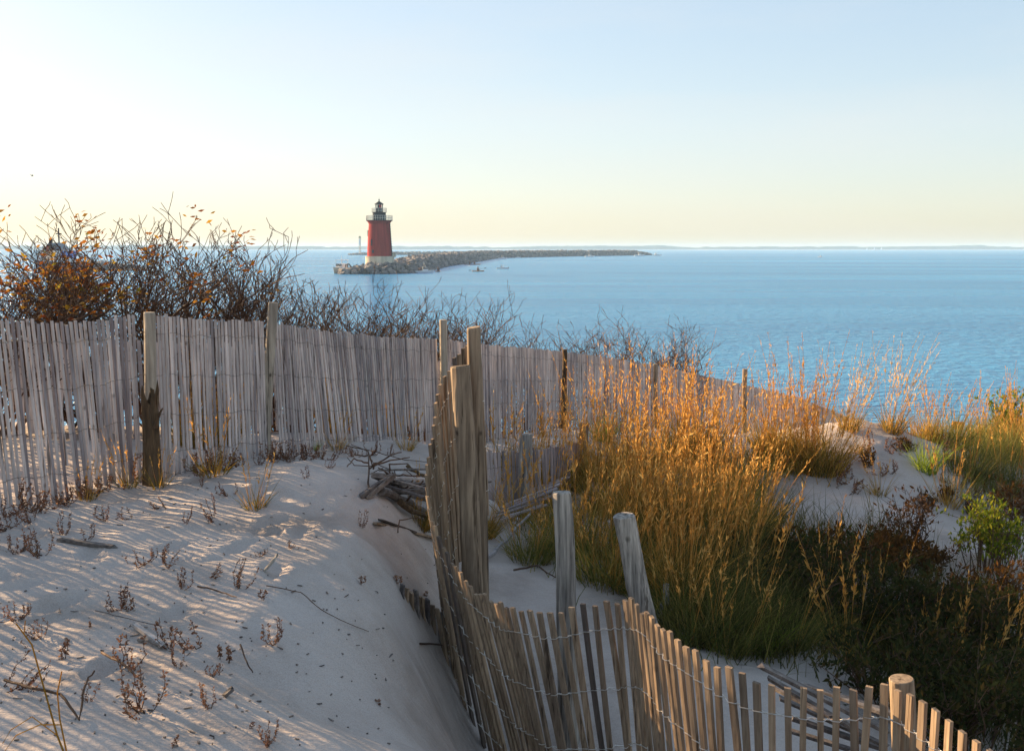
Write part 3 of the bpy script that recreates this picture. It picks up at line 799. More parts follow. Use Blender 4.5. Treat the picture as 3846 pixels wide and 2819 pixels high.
stick([on(742, 2216, .02), on(815, 2235, .02), on(888, 2256, .02)], .005, M['twig'], 'dry_branch', 'straight brown reed lying on the shaded sand', 'branch')
stick([on(1000, 2215, .02), on(1130, 2250, .03), on(1210, 2310, .02), on(1300, 2355, .02), on(1385, 2378, .01)], .0028, M['twig'], 'dry_branch', 'long wavy brown stem lying on the middle of the sand slope', 'branch')
stick([on(360, 2312, .02), on(450, 2335, .02), on(590, 2370, .02)], .003, M['drift'], 'dry_branch', 'thin dark stem lying beside the upper red sprigs', 'branch')
stick([on(385, 2498, .04), on(460, 2530, .03), on(535, 2580, .02)], .006, M['twig'], 'dry_branch', 'curved dark stem under the large red sprig', 'branch')
stick([on(905, 2440, .02), on(930, 2520, .03), on(950, 2548, .02)], .004, M['twig'], 'dry_branch', 'bent thin stalk lying right of the red sprigs', 'branch')
stick([on(1580, 2430, .02), on(1640, 2440, .03), on(1690, 2446, .02)], .007, M['twig'], 'dry_branch', 'short brown stem below the half buried fence stubs', 'branch')
stick([on(1800, 2120, .02), on(1900, 2060, .06), on(1990, 2000, .15)], .02, M['drift_pale'], 'driftwood_log', 'pale log leaning in the dark hollow right of the tall posts', 'driftwood')
for k in range(9):
    a = on(1815 + k * 17, 1985 - k * 11, .02 + k * .012)
    c = a + np.array([.5, .3 + R.uniform(-.1, .1), .10 + R.uniform(-.03, .05)])
    plank(a, c, .036, .012, M['picket_old'], 'fallen_lath', 'grey lath in the collapsed row right of the tall posts', 'lath', 'collapsed laths right of the tall posts')
stick([on(1930, 2190, .1), on(2020, 2235, .22), on(2090, 2275, .2)], .008, M['twig'], 'dry_branch', 'dark branch over the sunlit sand ledge by the tall posts', 'branch')
stick([on(2468, 2345, .03), on(2500, 2300, .2)], .035, M['drift_pale'], 'driftwood_log', 'pale broken wood end beside the leaning grey post', 'driftwood')
# old timbers behind the right part of the foreground fence
for k, (xa, ya, xb, yb, w) in enumerate([(2860, 2500, 3330, 2745, .06), (2880, 2540, 3250, 2760, .05), (2930, 2620, 3330, 2800, .05), (2990, 2700, 3320, 2810, .06), (3020, 2570, 3330, 2680, .045), (3120, 2600, 3420, 2700, .05), (2960, 2740, 3200, 2815, .05), (3230, 2640, 3440, 2760, .05), (2900, 2580, 3120, 2690, .04)]):
    a, c = P(xa, ya, 4.95 + .05 * (k % 3)), P(xb, yb, 4.7 + .05 * (k % 4))
    a[2] = max(a[2] - .0, hz(a[0], a[1]) + .03); c[2] = max(c[2], hz(c[0], c[1]) + .03)
    plank(a, c, w * .62, w * .28, M['drift'], 'driftwood_board', 'bleached board in the dark timber pile behind the right foreground pickets', 'driftwood', 'boards of the timber pile by the round post')

# orange marker sheet among the far grass
g = P(3597, 1599, 16.8); gz = hz(g[0], g[1])
om = thing('orange_marker', (g[0], g[1], gz), 'bright orange plastic marker panels among grass at the right by the sea', 'marker')
for s_, w in ((-.045, .075), (.045, .075)):
    mb = MB(); mb.box((g[0] + s_, g[1], g[2] + (.01 if s_ < 0 else 0)), w, .015, .125); mb.build('panel', M['orange'], om)
mb = MB(); mb.tube([(g[0], g[1] + .015, gz - .1), (g[0], g[1] + .015, g[2] + .05)], .008, 6); mb.build('stake', M['post_warm'], om)

# ------------------------------------------------------------------ shrubs behind the fence
def grow_shrub(seed, H, W, stems, twig=1.0, gnarl=.28):
    r = random.Random(seed)
    P0, P1, R0, R1, tips = [], [], [], [], []
    def branch(p, d, L, rad, depth):
        steps = max(3, int(L / .075)); sl = L / steps
        for i in range(steps):
            d = d + np.array([r.gauss(0, gnarl), r.gauss(0, gnarl), r.gauss(0.07, gnarl * .6)]) * (.42 if depth < 2 else .55)
            d /= np.linalg.norm(d)
            q = p + d * sl
            ra, rb = rad * (1 - .6 * i / steps), rad * (1 - .6 * (i + 1) / steps)
            P0.append(p); P1.append(q); R0.append(ra); R1.append(rb)
            p = q
            if depth < 4 and (i > 0 or depth > 0):
                k = {0: .55, 1: .54, 2: .40, 3: .14 * twig}[depth]
                while r.random() < k:
                    k -= .65
                    a = r.uniform(.45, 1.1); az = r.uniform(0, 6.283)
                    o = np.array([math.cos(az), math.sin(az), r.uniform(-.1, .6)])
                    nd = d * math.cos(a) + o * math.sin(a)
                    nl = {0: r.uniform(.5, .95) * H * .42, 1: r.uniform(.25, .5), 2: r.uniform(.14, .34), 3: r.uniform(.06, .16)}[depth]
                    branch(p, nd, nl, max(.0028, rb * .62), depth + 1)
        tips.append((p, d))
    for s_ in range(stems):
        az = r.uniform(0, 6.283); rr = r.uniform(0, .22)
        lean = r.uniform(.1, .55)
        branch(np.array([math.cos(az) * rr, math.sin(az) * rr, -.15]), np.array([math.cos(az) * lean, math.sin(az) * lean, 1.0]), H * r.uniform(.62, .95), r.uniform(.020, .036), 0)
    A = np.array(P1)
    z = np.percentile(A[:, 2], 99.6)
    k = H / z
    return np.array(P0) * k, np.array(P1) * k, np.array(R0), np.array(R1), tips, k

def shrub_parts(root, seed, H, stems, leaf_mat_=None, leaf_n=0, leaf_top=True, leaf_size=.09, twig=1.0, wind=(1, .2, .1), mat=None):
    p0, p1, r0, r1, tips, k = grow_shrub(seed, H, 1, stems, twig)
    mb = MB(); mb.segs(p0, p1, np.maximum(r0, .0036), np.maximum(r1, .0028)); mb.v = [v + np.array(WORLD[root.name]) for v in mb.v]
    mb.build('branches', mat or M['twig'], root)
    if leaf_n:
        rr = random.Random(seed + 5)
        T = sorted(tips, key=lambda t: -t[0][2])
        pool = T[:int(len(T) * .38)] if leaf_top else T
        hubs = [rr.choice(pool) for _ in range(max(1, leaf_n // 7))]
        pos, dr = [], []
        for q, d in hubs:
            for _ in range(rr.randint(7, 15)):
                pos.append(q * k + np.array([rr.gauss(0, .06), rr.gauss(0, .06), rr.gauss(-.02, .06)]))
                dr.append(np.array(wind) * .9 + np.array([rr.gauss(0, .5), rr.gauss(0, .5), rr.gauss(0, .45)]))
        mb = MB(); mb.leaves(np.array(pos) + np.array(WORLD[root.name]), leaf_size * .62 * rng.uniform(.6, 1.3, len(pos)), np.array(dr), .45)
        mb.build('leaves', leaf_mat_, root)

SHRUB = 'bare shrubs along the seaward side of the crest fence'
def shrub_at(x, ytop, D, seed, stems, label, **kw):
    t = P(x, ytop, D); z = hz(t[0], t[1])
    o = thing('bare_shrub' if not kw.get('leaf_n') or kw['leaf_n'] < 110 else 'leafy_shrub', (t[0], t[1], z), label, 'shrub', SHRUB)
    shrub_parts(o, seed, max(.5, (t[2] - z) * 1.0), stems, **kw)
    return o
LA = M['leaf_autumn']
shrub_at(-60, 880, 9.8, 31, 5, 'shrub with dense orange brown leaves cut by the left edge', leaf_mat_=LA, leaf_n=170, leaf_size=.10)
shrub_at(-420, 850, 8.6, 61, 6, 'leafy shrub added for shade just outside the left edge', leaf_mat_=LA, leaf_n=420, leaf_top=False)  # this and the next two: added off-frame, densely leaved, to shade the lower-left sand
shrub_at(-1150, 780, 8.0, 62, 6, 'second leafy shrub added for shade outside the left edge', leaf_mat_=LA, leaf_n=420, leaf_top=False)
shrub_at(-1750, 780, 7.0, 63, 6, 'third leafy shrub added for shade outside the left edge', leaf_mat_=LA, leaf_n=420, leaf_top=False)
shrub_at(50, 850, 10.4, 32, 4, 'shrub with thick windblown orange leaves nearest the left edge, fully in view', leaf_mat_=LA, leaf_n=200, leaf_size=.10)
shrub_at(180, 815, 10.8, 33, 4, 'tall shrub with windblown red and yellow leaves in front of the moored vessel', leaf_mat_=LA, leaf_n=170, leaf_size=.10)
shrub_at(285, 830, 10.6, 44, 3, 'shrub with scattered yellow leaves just left of the stump post', leaf_mat_=LA, leaf_n=130, leaf_size=.095)
shrub_at(410, 830, 11.0, 34, 4, 'bare rounded shrub with a few reddish leaves above the splintered stump', leaf_mat_=LA, leaf_n=90)
shrub_at(520, 840, 11.0, 45, 3, 'shrub with yellow green leaves low down, right of the stump post', leaf_mat_=LA, leaf_n=70, leaf_top=False)
shrub_at(610, 800, 11.4, 35, 4, 'tallest bare shrub with one leaf tuft at its tip', leaf_mat_=LA, leaf_n=50)
shrub_at(735, 835, 11.6, 36, 5, 'bare twiggy shrub midway between the two tall left fence posts')
shrub_at(840, 865, 12.0, 37, 5, 'dense bare shrub just left of the tall pale fence post', leaf_mat_=LA, leaf_n=25)
shrub_at(945, 925, 12.3, 38, 5, 'dense dark bare shrub right behind the tall pale fence post')
shrub_at(1060, 1030, 12.8, 39, 9, 'bare shrub sloping down just right of the tall pale fence post')
shrub_at(1180, 1085, 13.6, 40, 9, 'low bare shrub left below the lighthouse')
shrub_at(1310, 1110, 14.4, 41, 9, 'low bare shrub directly below the docked boat')
shrub_at(1440, 1085, 15.4, 42, 9, 'open bare shrub directly below the lighthouse')
shrub_at(1570, 1085, 16.2, 43, 9, 'thin bare shrub just left of the fence post under the breakwater')
shrub_at(1720, 1110, 17.0, 46, 6, 'bare shrub between the fence post and the tall round posts')
shrub_at(1860, 1190, 18.0, 47, 6, 'low bare shrub just right of the tall round posts')
shrub_at(2010, 1235, 19.5, 48, 6, 'low bare tuft of twigs showing over the middle of the crest fence')
shrub_at(2105, 1225, 20.0, 51, 4, 'last low bare shrub left of the dark fence post')
shrub_at(2330, 1215, 22.5, 49, 5, 'left bare shrub of the pair over the fence by the golden grass', leaf_mat_=M['leaf_brown'], leaf_n=60)
shrub_at(2430, 1190, 22.8, 50, 6, 'right bare shrub of the pair with curled brown leaves', leaf_mat_=M['leaf_brown'], leaf_n=130, leaf_top=False)
shrub_at(2530, 1260, 23.5, 52, 4, 'small bare shrub at the right of the brown leaved pair')

# ------------------------------------------------------------------ grasses
def tussock(root, seed, nb, ns, bl, sl, rad, bmat, pmat, lean=(0.12, .02), spread=.34, plume=.36, bw=.0098):
    global rng
    rng = np.random.default_rng(seed)
    off = np.array(WORLD[root.name])
    a = rng.random(nb) * 6.283; rr = rad * np.sqrt(rng.random(nb))
    base = np.stack([np.cos(a) * rr, np.sin(a) * rr, np.full(nb, -.04)], 1) + off
    d = np.stack([np.cos(a) * rr / rad * spread + rng.normal(0, .21, nb) + lean[0], np.sin(a) * rr / rad * spread + rng.normal(0, .21, nb) + lean[1], np.ones(nb)], 1)
    mb = MB(); mb.ribbons(base, d, bl * rng.uniform(.45, 1.15, nb), np.full(nb, bw) * rng.uniform(.7, 1.3, nb), np.abs(rng.normal(.15, .32, nb)).clip(0, 1.1), K=5)
    mb.build('blades', bmat, root)
    if ns:
        a = rng.random(ns) * 6.283; rr = rad * .8 * np.sqrt(rng.random(ns))
        base = np.stack([np.cos(a) * rr, np.sin(a) * rr, np.zeros(ns)], 1) + off
        d = np.stack([np.cos(a) * rr / rad * spread * .75 + rng.normal(0, .11, ns) + lean[0], np.sin(a) * rr / rad * spread * .75 + rng.normal(0, .11, ns) + lean[1], np.ones(ns)], 1)
        d /= np.linalg.norm(d, axis=1, keepdims=True)
        L = sl * rng.uniform(.5, 1.14, ns); bend = rng.uniform(0, .10, ns)
        mb = MB(); P0, P1, R0, R1 = [], [], [], []; lp, ld, ls = [], [], []
        for i in range(ns):
            prev = base[i]; hor = np.array([d[i, 0], d[i, 1], 0.0])
            for j in range(1, 9):
                t = j / 8
                p = base[i] + d[i] * L[i] * t + np.array([lean[0] * 1.6 + .04, lean[1], -.05]) * bend[i] * 4 * L[i] * t ** 3
                P0.append(prev); P1.append(p); R0.append(.0030 - .0016 * (j - 1) / 8); R1.append(.0030 - .0016 * j / 8)
                if t > 1 - plume:
                    f = (t - (1 - plume)) / plume
                    for _ in range(int(9 * (1.15 - f * .7))):
                        s_ = rng.random(); q = prev + (p - prev) * s_
                        lp.append(q); ld.append((p - prev) / np.linalg.norm(p - prev) + rng.normal(0, .30, 3)); ls.append(rng.uniform(.03, .085) * (1.15 - .6 * f))
                prev = p
        mb.segs(P0, P1, R0, R1); mb.leaves(np.array(lp), np.array(ls), np.array(ld), .21)
        mb.build('seed_heads', pmat, root)

TUSS = 'golden grass tussocks on the dune'
protos = {}
def proto_tussock(key, at, label, **kw):
    o = thing('grass_tussock', at, label, 'grass', TUSS)
    tussock(o, **kw); protos[key] = o; return o
def tuss(key, x, y, scale, label, rot=None, D=None):
    g = G(x, y) if D is None else np.array([*P(x, y, D)[:2], hz(*P(x, y, D)[:2])])
    if key not in protos:
        kw = KINDS[key]
        o = proto_tussock(key, g, label, **kw); o.scale = (scale,) * 3
    else:
        o = dup(protos[key], g, (R.uniform(-.6, .6) if key != 'sparse' else R.uniform(0, 6.28)) if rot is None else rot, scale, label)
    return o
KINDS = dict(
    gold_a=dict(seed=101, nb=320, ns=34, bl=.75, sl=1.45, rad=.20, bmat=M['blade_gold'], pmat=M['plume'], lean=(-.05, 0)),
    gold_b=dict(seed=102, nb=400, ns=44, bl=.80, sl=1.30, rad=.26, bmat=M['blade_gold'], pmat=M['plume'], lean=(.06, 0)),
    gold_c=dict(seed=103, nb=260, ns=22, bl=.65, sl=1.10, rad=.18, bmat=M['blade_gold'], pmat=M['plume'], lean=(.10, .02), spread=.5),
    pale=dict(seed=104, nb=150, ns=22, bl=.55, sl=1.30, rad=.13, bmat=M['blade_gold'], pmat=M['plume_pale'], lean=(.12, .02), plume=.42),
    olive=dict(seed=105, nb=340, ns=10, bl=.75, sl=1.0, rad=.26, bmat=M['blade_green'], pmat=M['plume'], lean=(.08, 0), spread=.5),
    bright=dict(seed=106, nb=170, ns=0, bl=.70, sl=1.0, rad=.14, bmat=M['blade_bright'], pmat=M['plume'], lean=(.05, 0), spread=.4),
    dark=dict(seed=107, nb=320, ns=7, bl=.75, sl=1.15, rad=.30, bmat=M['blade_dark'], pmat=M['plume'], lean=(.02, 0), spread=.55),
    sparse=dict(seed=108, nb=60, ns=9, bl=.55, sl=1.0, rad=.12, bmat=M['blade_gold'], pmat=M['plume'], lean=(.05, 0), spread=.6),
)
# the golden mass beside the fence
CREST = {(3190, 1625): 13.7, (3350, 1615): 13.9, (3490, 1640): 14.3, (3440, 1625): 14.1, (3600, 1690): 15.2, (3560, 1720): 14.4, (3700, 1700): 16.0}
for key, x, y, s, lab in [
    ('sparse', 1870, 1760, .85, 'thin golden grass tuft just right of the tall posts in front of the crest fence'),
    ('gold_c', 1960, 1830, .85, 'golden tussock hiding the low shaded fence'),
    ('gold_c', 2060, 1900, .80, 'golden tussock directly behind the top of the upright grey post'),
    ('sparse', 1930, 1960, .80, 'thin brown tuft among the collapsed laths'),
    ('gold_a', 2150, 1830, .80, 'slim golden tussock left of the bright green tuft'),
    ('bright', 2262, 1660, .72, 'bright lime green tuft in front of the dark barked fence post'),
    ('gold_b', 2290, 1930, .82, 'golden tussock rising right behind the leaning grey post'),
    ('gold_a', 2380, 1790, 1.0, 'tall golden tussock left of the middle of the grass mass'),
    ('gold_b', 2450, 1900, .92, 'broad golden tussock in the middle of the grass mass'),
    ('gold_a', 2530, 1760, 1.0, 'tallest golden tussock at the middle of the grass mass'),
    ('gold_b', 2610, 1720, .98, 'dense golden tussock at the right shoulder of the grass mass'),
    ('gold_c', 2690, 1780, .85, 'spreading golden tussock at the right fringe of the grass mass'),
    ('gold_b', 2500, 2020, .78, 'golden tussock low in front of the grass mass'),
    ('gold_a', 2620, 1960, .85, 'slender golden tussock standing forward on the right of the mass'),
    ('gold_c', 2380, 2060, .75, 'golden tussock touching the leaning grey post'),
    ('gold_c', 2200, 2090, .85, 'golden tussock between the two silvery posts'),
    ('olive', 2100, 2080, .65, 'olive tussock at the foot of the upright grey post'),
    ('olive', 1990, 2110, .55, 'low olive tussock beside the sunlit sand ledge'),
    ('olive', 2280, 2190, .80, 'olive tussock low between the two silvery posts'),
    ('sparse', 2060, 1990, .9, 'thin brown tuft left of the upright grey post'),
    ('gold_c', 1820, 2010, .5, 'small brown tuft at the foot of the tall round posts'),
    ('olive', 2560, 2120, .72, 'olive tussock right of the leaning grey post'),
    ('dark', 2700, 2080, .80, 'dark olive tussock in shade right of the golden mass'),
    ('dark', 2640, 2230, .75, 'dark olive tussock above the sloping foreground pickets'),
    ('olive', 2790, 1850, .85, 'green tussock left of the bare sand mound'),
    ('dark', 2850, 1960, .75, 'dark tussock at the left foot of the sand mound'),
    ('olive', 2740, 1950, .75, 'green leafy tussock in front of the fringe of the golden mass'),
    ('gold_b', 2930, 1745, .92, 'large golden tussock on the left shoulder of the sand mound'),
    ('gold_a', 3010, 1760, 0.98, 'very tall golden tussock with feathery heads against the sea'),
    ('gold_b', 3090, 1770, .86, 'large golden tussock touching the left side of the bare sand'),
    ('gold_c', 2880, 1690, .8, 'golden tussock in front of the last fence post'),
    ('pale', 3190, 1625, .80, 'tussock with pale plumes left of the isolated one on the mound crest'),
    ('pale', 3350, 1615, .92, 'isolated tussock with pale curled plumes on the mound crest'),
    ('gold_c', 3490, 1640, .72, 'golden tussock on the crest left of the orange marker'),
    ('sparse', 3600, 1690, .8, 'thin golden tuft in front of the orange marker'),
    ('sparse', 3440, 1625, .7, 'thin tuft between the isolated tussock and the orange marker'),
    ('olive', 3560, 1720, .9, 'green tussock below the orange marker'),
    ('gold_c', 3700, 1700, .9, 'golden tussock right of the orange marker'),
    ('olive', 3790, 1720, .9, 'green gold tussock at the right edge on the far dune'),
    ('gold_b', 3850, 1700, .9, 'golden tussock cut by the right edge'),
    ('bright', 3480, 1770, .75, 'bright green tuft on the right side of the bare sand mound'),
    ('dark', 3640, 1790, .8, 'dark tussock on the shaded right flank of the mound'),
    ('dark', 3790, 1850, .9, 'dark tussock at the right edge below the far dune'),
    ('bright', 2870, 2450, .62, 'bright green tuft just above the timber pile'),
    ('dark', 2760, 2350, .75, 'dark tussock behind the bend of the foreground fence'),
    ('olive', 2950, 2420, .60, 'green tussock above the right foreground pickets'),
    ('dark', 3080, 2350, .80, 'dark tussock in the shaded hollow left of the round post'),
    ('dark', 3250, 2420, .75, 'dark tussock just left above the round post'),
    ('sparse', 3180, 2480, .95, 'thin seed stalks standing left of the round post'),
    ('sparse', 3480, 2560, .9, 'thin seed stalks standing right of the round post'),
    ('sparse', 3640, 2640, .95, 'thin golden seed stalks in the lower right corner'),
    ('dark', 3560, 2560, .7, 'dark tussock behind the last foreground pickets'),
    ('dark', 3760, 2600, .8, 'dark tussock in the lower right corner'),
    ('sparse', 2850, 2200, 1.05, 'thin golden stalks in the shaded hollow below the green slope'),
    ('sparse', 2700, 2180, 1.0, 'thin golden stalks at the edge of the dark hollow'),
    ('sparse', 3560, 1900, .9, 'thin dry tuft on the lower right of the sand mound'),
    ('sparse', 3300, 1860, .6, 'small dry tuft at the lower middle of the sand mound'),
    ('sparse', 3420, 1690, .5, 'small dry tuft near the top of the sand mound'),
    ('sparse', 3220, 1700, .5, 'small dry tuft at the upper left of the sand mound'),
    ('dark', 2560, 2400, .60, 'dark tussock at the top of the sand slope right of the leaning grey post'),
    ('gold_a', 2720, 1900, .95, 'golden tussock standing apart at the right end of the mass'),
    ('gold_c', 2820, 2020, .85, 'straw tussock on the green slope left of the bronze bushes'),
    ('gold_c', 2470, 2230, .85, 'golden tussock just right of the leaning grey post'),
    ('gold_a', 2560, 2260, .80, 'upright golden tussock standing low behind the sloping pickets'),
    ('olive', 2520, 2330, .75, 'olive tussock at the sand edge behind the sloping pickets'),
    ('gold_b', 2690, 2040, .80, 'golden tussock fading into shade at the right of the mass'),
    ('gold_c', 2760, 2180, .75, 'straw tussock in half shade on the green slope'),
    ('olive', 2640, 2390, .70, 'olive tussock leaning over the sand behind the pickets'),
    ('olive', 2740, 2440, .62, 'low olive tussock above the left end of the timber pile'),
    ('gold_c', 2330, 2210, .70, 'straw tussock just left of the leaning grey post'),
    ('gold_b', 2420, 1990, .90, 'broad golden tussock in front of the middle of the mass'),
    ('gold_a', 2260, 1800, .90, 'golden tussock right of the bright green tuft'),
    ('gold_c', 2060, 1790, .75, 'thin golden tussock over the low shaded fence'),
    # at the crest fence on the left
    ('sparse', 800, 1790, .62, 'thin golden stalks leaning in front of the crest fence left of the tall post'),
    ('sparse', 960, 1910, .45, 'small upright dry tuft on the sand below the tall pale post'),
    ('sparse', 1270, 1690, .45, 'small golden tuft at the fence right of the tall pale post'),
    ('sparse', 1530, 1690, .5, 'small orange tuft at the fence left of the brown fence end'),
    ('sparse', 480, 1830, .42, 'small orange tuft at the fence left of the splintered stump'),
    ('sparse', 600, 1830, .35, 'small rusty tuft at the foot of the splintered stump'),
    ('sparse', 330, 1880, .35, 'small dry tuft under the crest fence near the left edge'),
    ('gold_c', 1590, 1985, .42, 'curled brown tuft between the driftwood heap and the brown fence'),
    ('bright', 1185, 1690, .18, 'tiny green tuft on the sunlit sand at the fence foot'),
]:
    tuss(key, x, y, s, lab, D=CREST.get((x, y)))
# golden grass beyond the crest fence, seen through its gaps
for x, D, s, lab in [(720, 9.6, .55, 'orange tussock glimpsed through the crest fence right of the stump'), (830, 9.9, .5, 'orange tussock glimpsed through the fence left of the tall pale post'),
                     (1250, 11.5, .5, 'orange tussock glimpsed through the fence below the docked boat'), (1440, 12.2, .5, 'orange tussock glimpsed through the fence below the lighthouse')]:
    tuss('gold_b', x, 1500, s, lab, D=D)

# ground cover: short grass that fills the slope between the tussocks
def cover(name, npatch, region, bl, bw, mat, label, seed, zoff=0):
    global rng
    rng = np.random.default_rng(seed); rr = random.Random(seed)
    pts = []
    for _ in range(npatch):
        poly = rr.choice(region); x = rr.uniform(poly[0], poly[2]); y = rr.uniform(poly[1], poly[3])
        g = G(x, y); k = rr.randint(14, 34)
        for _ in range(k):
            pts.append((g[0] + rr.gauss(0, .12), g[1] + rr.gauss(0, .16)))
    pts = np.array(pts); z = h(pts[:, 0], pts[:, 1]); N = len(pts)
    d = np.stack([rng.normal(.04, .33, N), rng.normal(0, .33, N), np.ones(N)], 1)
    mb = MB(); mb.ribbons(np.c_[pts, z - .02], d, bl * rng.uniform(.35, 1.2, N), np.full(N, bw), np.abs(rng.normal(.2, .25, N)).clip(0, .9), K=3)
    o = mb.build(name, mat); tag(o, label, 'grass', kind='stuff')
cover('slope_grass', 110, [(2080, 1950, 2600, 2200), (2500, 2000, 2900, 2420), (2600, 1850, 2900, 2100), (2780, 2250, 3200, 2500), (2500, 2150, 2800, 2420)], .45, .007, M['blade_green'], 'short green and straw grass covering the slope right of the grey posts', 201)
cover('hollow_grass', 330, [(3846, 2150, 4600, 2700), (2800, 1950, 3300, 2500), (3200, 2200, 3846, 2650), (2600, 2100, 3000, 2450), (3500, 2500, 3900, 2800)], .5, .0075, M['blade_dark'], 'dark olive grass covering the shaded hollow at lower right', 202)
cover('dune_grass', 210, [(3846, 1650, 4700, 2000), (3640, 1640, 3846, 1760), (3560, 1700, 3846, 1900), (3700, 1620, 3846, 1700)], .45, .007, M['blade_green'], 'short yellow green grass covering the far right dune', 203)
cover('straw_grass', 120, [(1880, 1750, 2300, 2120), (2300, 1850, 2750, 2200), (2800, 1700, 3120, 1800), (2300, 1650, 2700, 1850)], .5, .0075, M['blade_gold'], 'straw coloured grass between the golden tussocks', 204)

# dark leafy bushes in the hollow
def bush(x, y, D, H, Wd, nl, lmat, label, seed, name='leafy_bush', lsize=.055, up=.8, grp='dark bushes in the hollow'):
    g = P(x, y, D); z = hz(g[0], g[1])
    o = thing(name, (g[0], g[1], z), label, 'bush', grp)
    r = random.Random(seed); P0, P1, R0, R1, pos, dr = [], [], [], [], [], []
    n = int(26 * Wd / 1.0) + 10
    for i in range(n):
        az = r.uniform(0, 6.283); rr = math.sqrt(r.random()) * Wd / 2
        b0 = np.array([math.cos(az) * rr * .5, math.sin(az) * rr * .5, -.05]); tip = np.array([math.cos(az) * rr, math.sin(az) * rr, H * r.uniform(.65, 1.05) * (1 - .25 * (rr / (Wd / 2)) ** 2)])
        mid = (b0 + tip) / 2 + np.array([r.gauss(0, .06), r.gauss(0, .06), .03])
        ks = [b0, mid, tip]
        for a_, c_, ra, rb in ((b0, mid, .007, .005), (mid, tip, .005, .002)): P0.append(a_); P1.append(c_); R0.append(ra); R1.append(rb)
        for j in range(7):
            f = r.uniform(.35, 1); s0 = b0 + (tip - b0) * f; e = s0 + np.array([r.gauss(0, .10), r.gauss(0, .10), r.uniform(.02, .16)]) * min(1.0, H / .7)
            P0.append(s0); P1.append(e); R0.append(.003); R1.append(.0015)
            for _ in range(int(nl / n / 7) + 1):
                f2 = r.uniform(.3, 1.05); pos.append(s0 + (e - s0) * f2 + np.array([r.gauss(0, .02) for _ in range(3)])); dr.append(np.array([r.gauss(0, .6), r.gauss(0, .6), r.gauss(up, .5)]))
    off = np.array([g[0], g[1], z])
    mb = MB(); mb.segs(np.array(P0) + off, np.array(P1) + off, R0, R1); mb.build('branches', M['twig'], o)
    mb = MB(); mb.leaves(np.array(pos) + off, lsize * rng.uniform(.6, 1.25, len(pos)), np.array(dr), .38); mb.build('leaves', lmat, o)
    return o
bush(3020, 1960, 9.6, .30, 1.3, 2600, M['leaf_brown'], 'bronze leaved bush below the left of the sand mound', 301)
bush(3200, 1960, 9.9, .30, 1.3, 2800, M['leaf_brown'], 'bronze leaved bush below the middle of the sand mound', 302)
bush(3400, 2010, 10.0, .30, .9, 1800, M['leaf_brown'], 'bronze leaved bush below the right of the sand mound', 303)
bush(3420, 1930, 10.6, .60, .5, 200, M['leaf_brown'], 'thin open bush with bare stems against the sand mound', 304)
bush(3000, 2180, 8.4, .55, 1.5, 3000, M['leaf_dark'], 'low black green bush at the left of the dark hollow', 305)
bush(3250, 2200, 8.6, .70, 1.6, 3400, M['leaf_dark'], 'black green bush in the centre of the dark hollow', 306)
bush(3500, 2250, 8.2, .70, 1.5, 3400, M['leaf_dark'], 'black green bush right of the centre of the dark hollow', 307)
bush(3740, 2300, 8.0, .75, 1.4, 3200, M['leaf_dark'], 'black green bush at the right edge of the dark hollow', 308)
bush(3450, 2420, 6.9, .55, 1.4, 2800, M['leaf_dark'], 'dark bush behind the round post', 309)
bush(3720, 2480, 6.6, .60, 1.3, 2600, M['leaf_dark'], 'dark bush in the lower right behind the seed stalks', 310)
bush(3560, 2180, 8.9, .55, .7, 1200, M['leaf_brown'], 'small rusty leaved bush in the dark hollow', 311)
bush(3800, 2230, 9.0, .6, .7, 1200, M['leaf_brown'], 'small rusty leaved bush by the right edge', 312)
bush(3690, 2080, 10.2, .75, .55, 1300, M['leaf_lime'], 'yellow green flowering plant at the right below the mound', 313, name='flowering_plant', up=1.2)
bush(3770, 2120, 10.4, .5, .4, 500, M['leaf_lime'], 'smaller yellow green plant right of the tall flowering one', 314, name='flowering_plant', up=1.2)
bush(3800, 2050, 11.5, .7, .7, 500, M['leaf_brown'], 'reddish thin bush at the right edge below the sand slope', 315)
bush(3830, 1640, 17.0, .75, 1.1, 1500, M['leaf_lime'], 'green gold bush on the far dune at the right edge', 316, lsize=.07)
for k, (x, y, D, lab) in enumerate([(3260, 1790, 12.6, 'small dead brown bush in the middle of the sand mound'), (3390, 1690, 13.2, 'small dead bush at the upper right of the sand mound'), (3560, 1850, 12.0, 'small dead bush at the right slope of the sand mound'), (3480, 1900, 11.6, 'dead stems low on the sand mound'), (3650, 1950, 11.8, 'dead stems on the right shoulder of the sand mound')]):
    bush(x, y, D, .18, .18, 70, M['leaf_brown'], lab, 330 + k, name='dead_bush', grp='dead bushes on the sand mound')

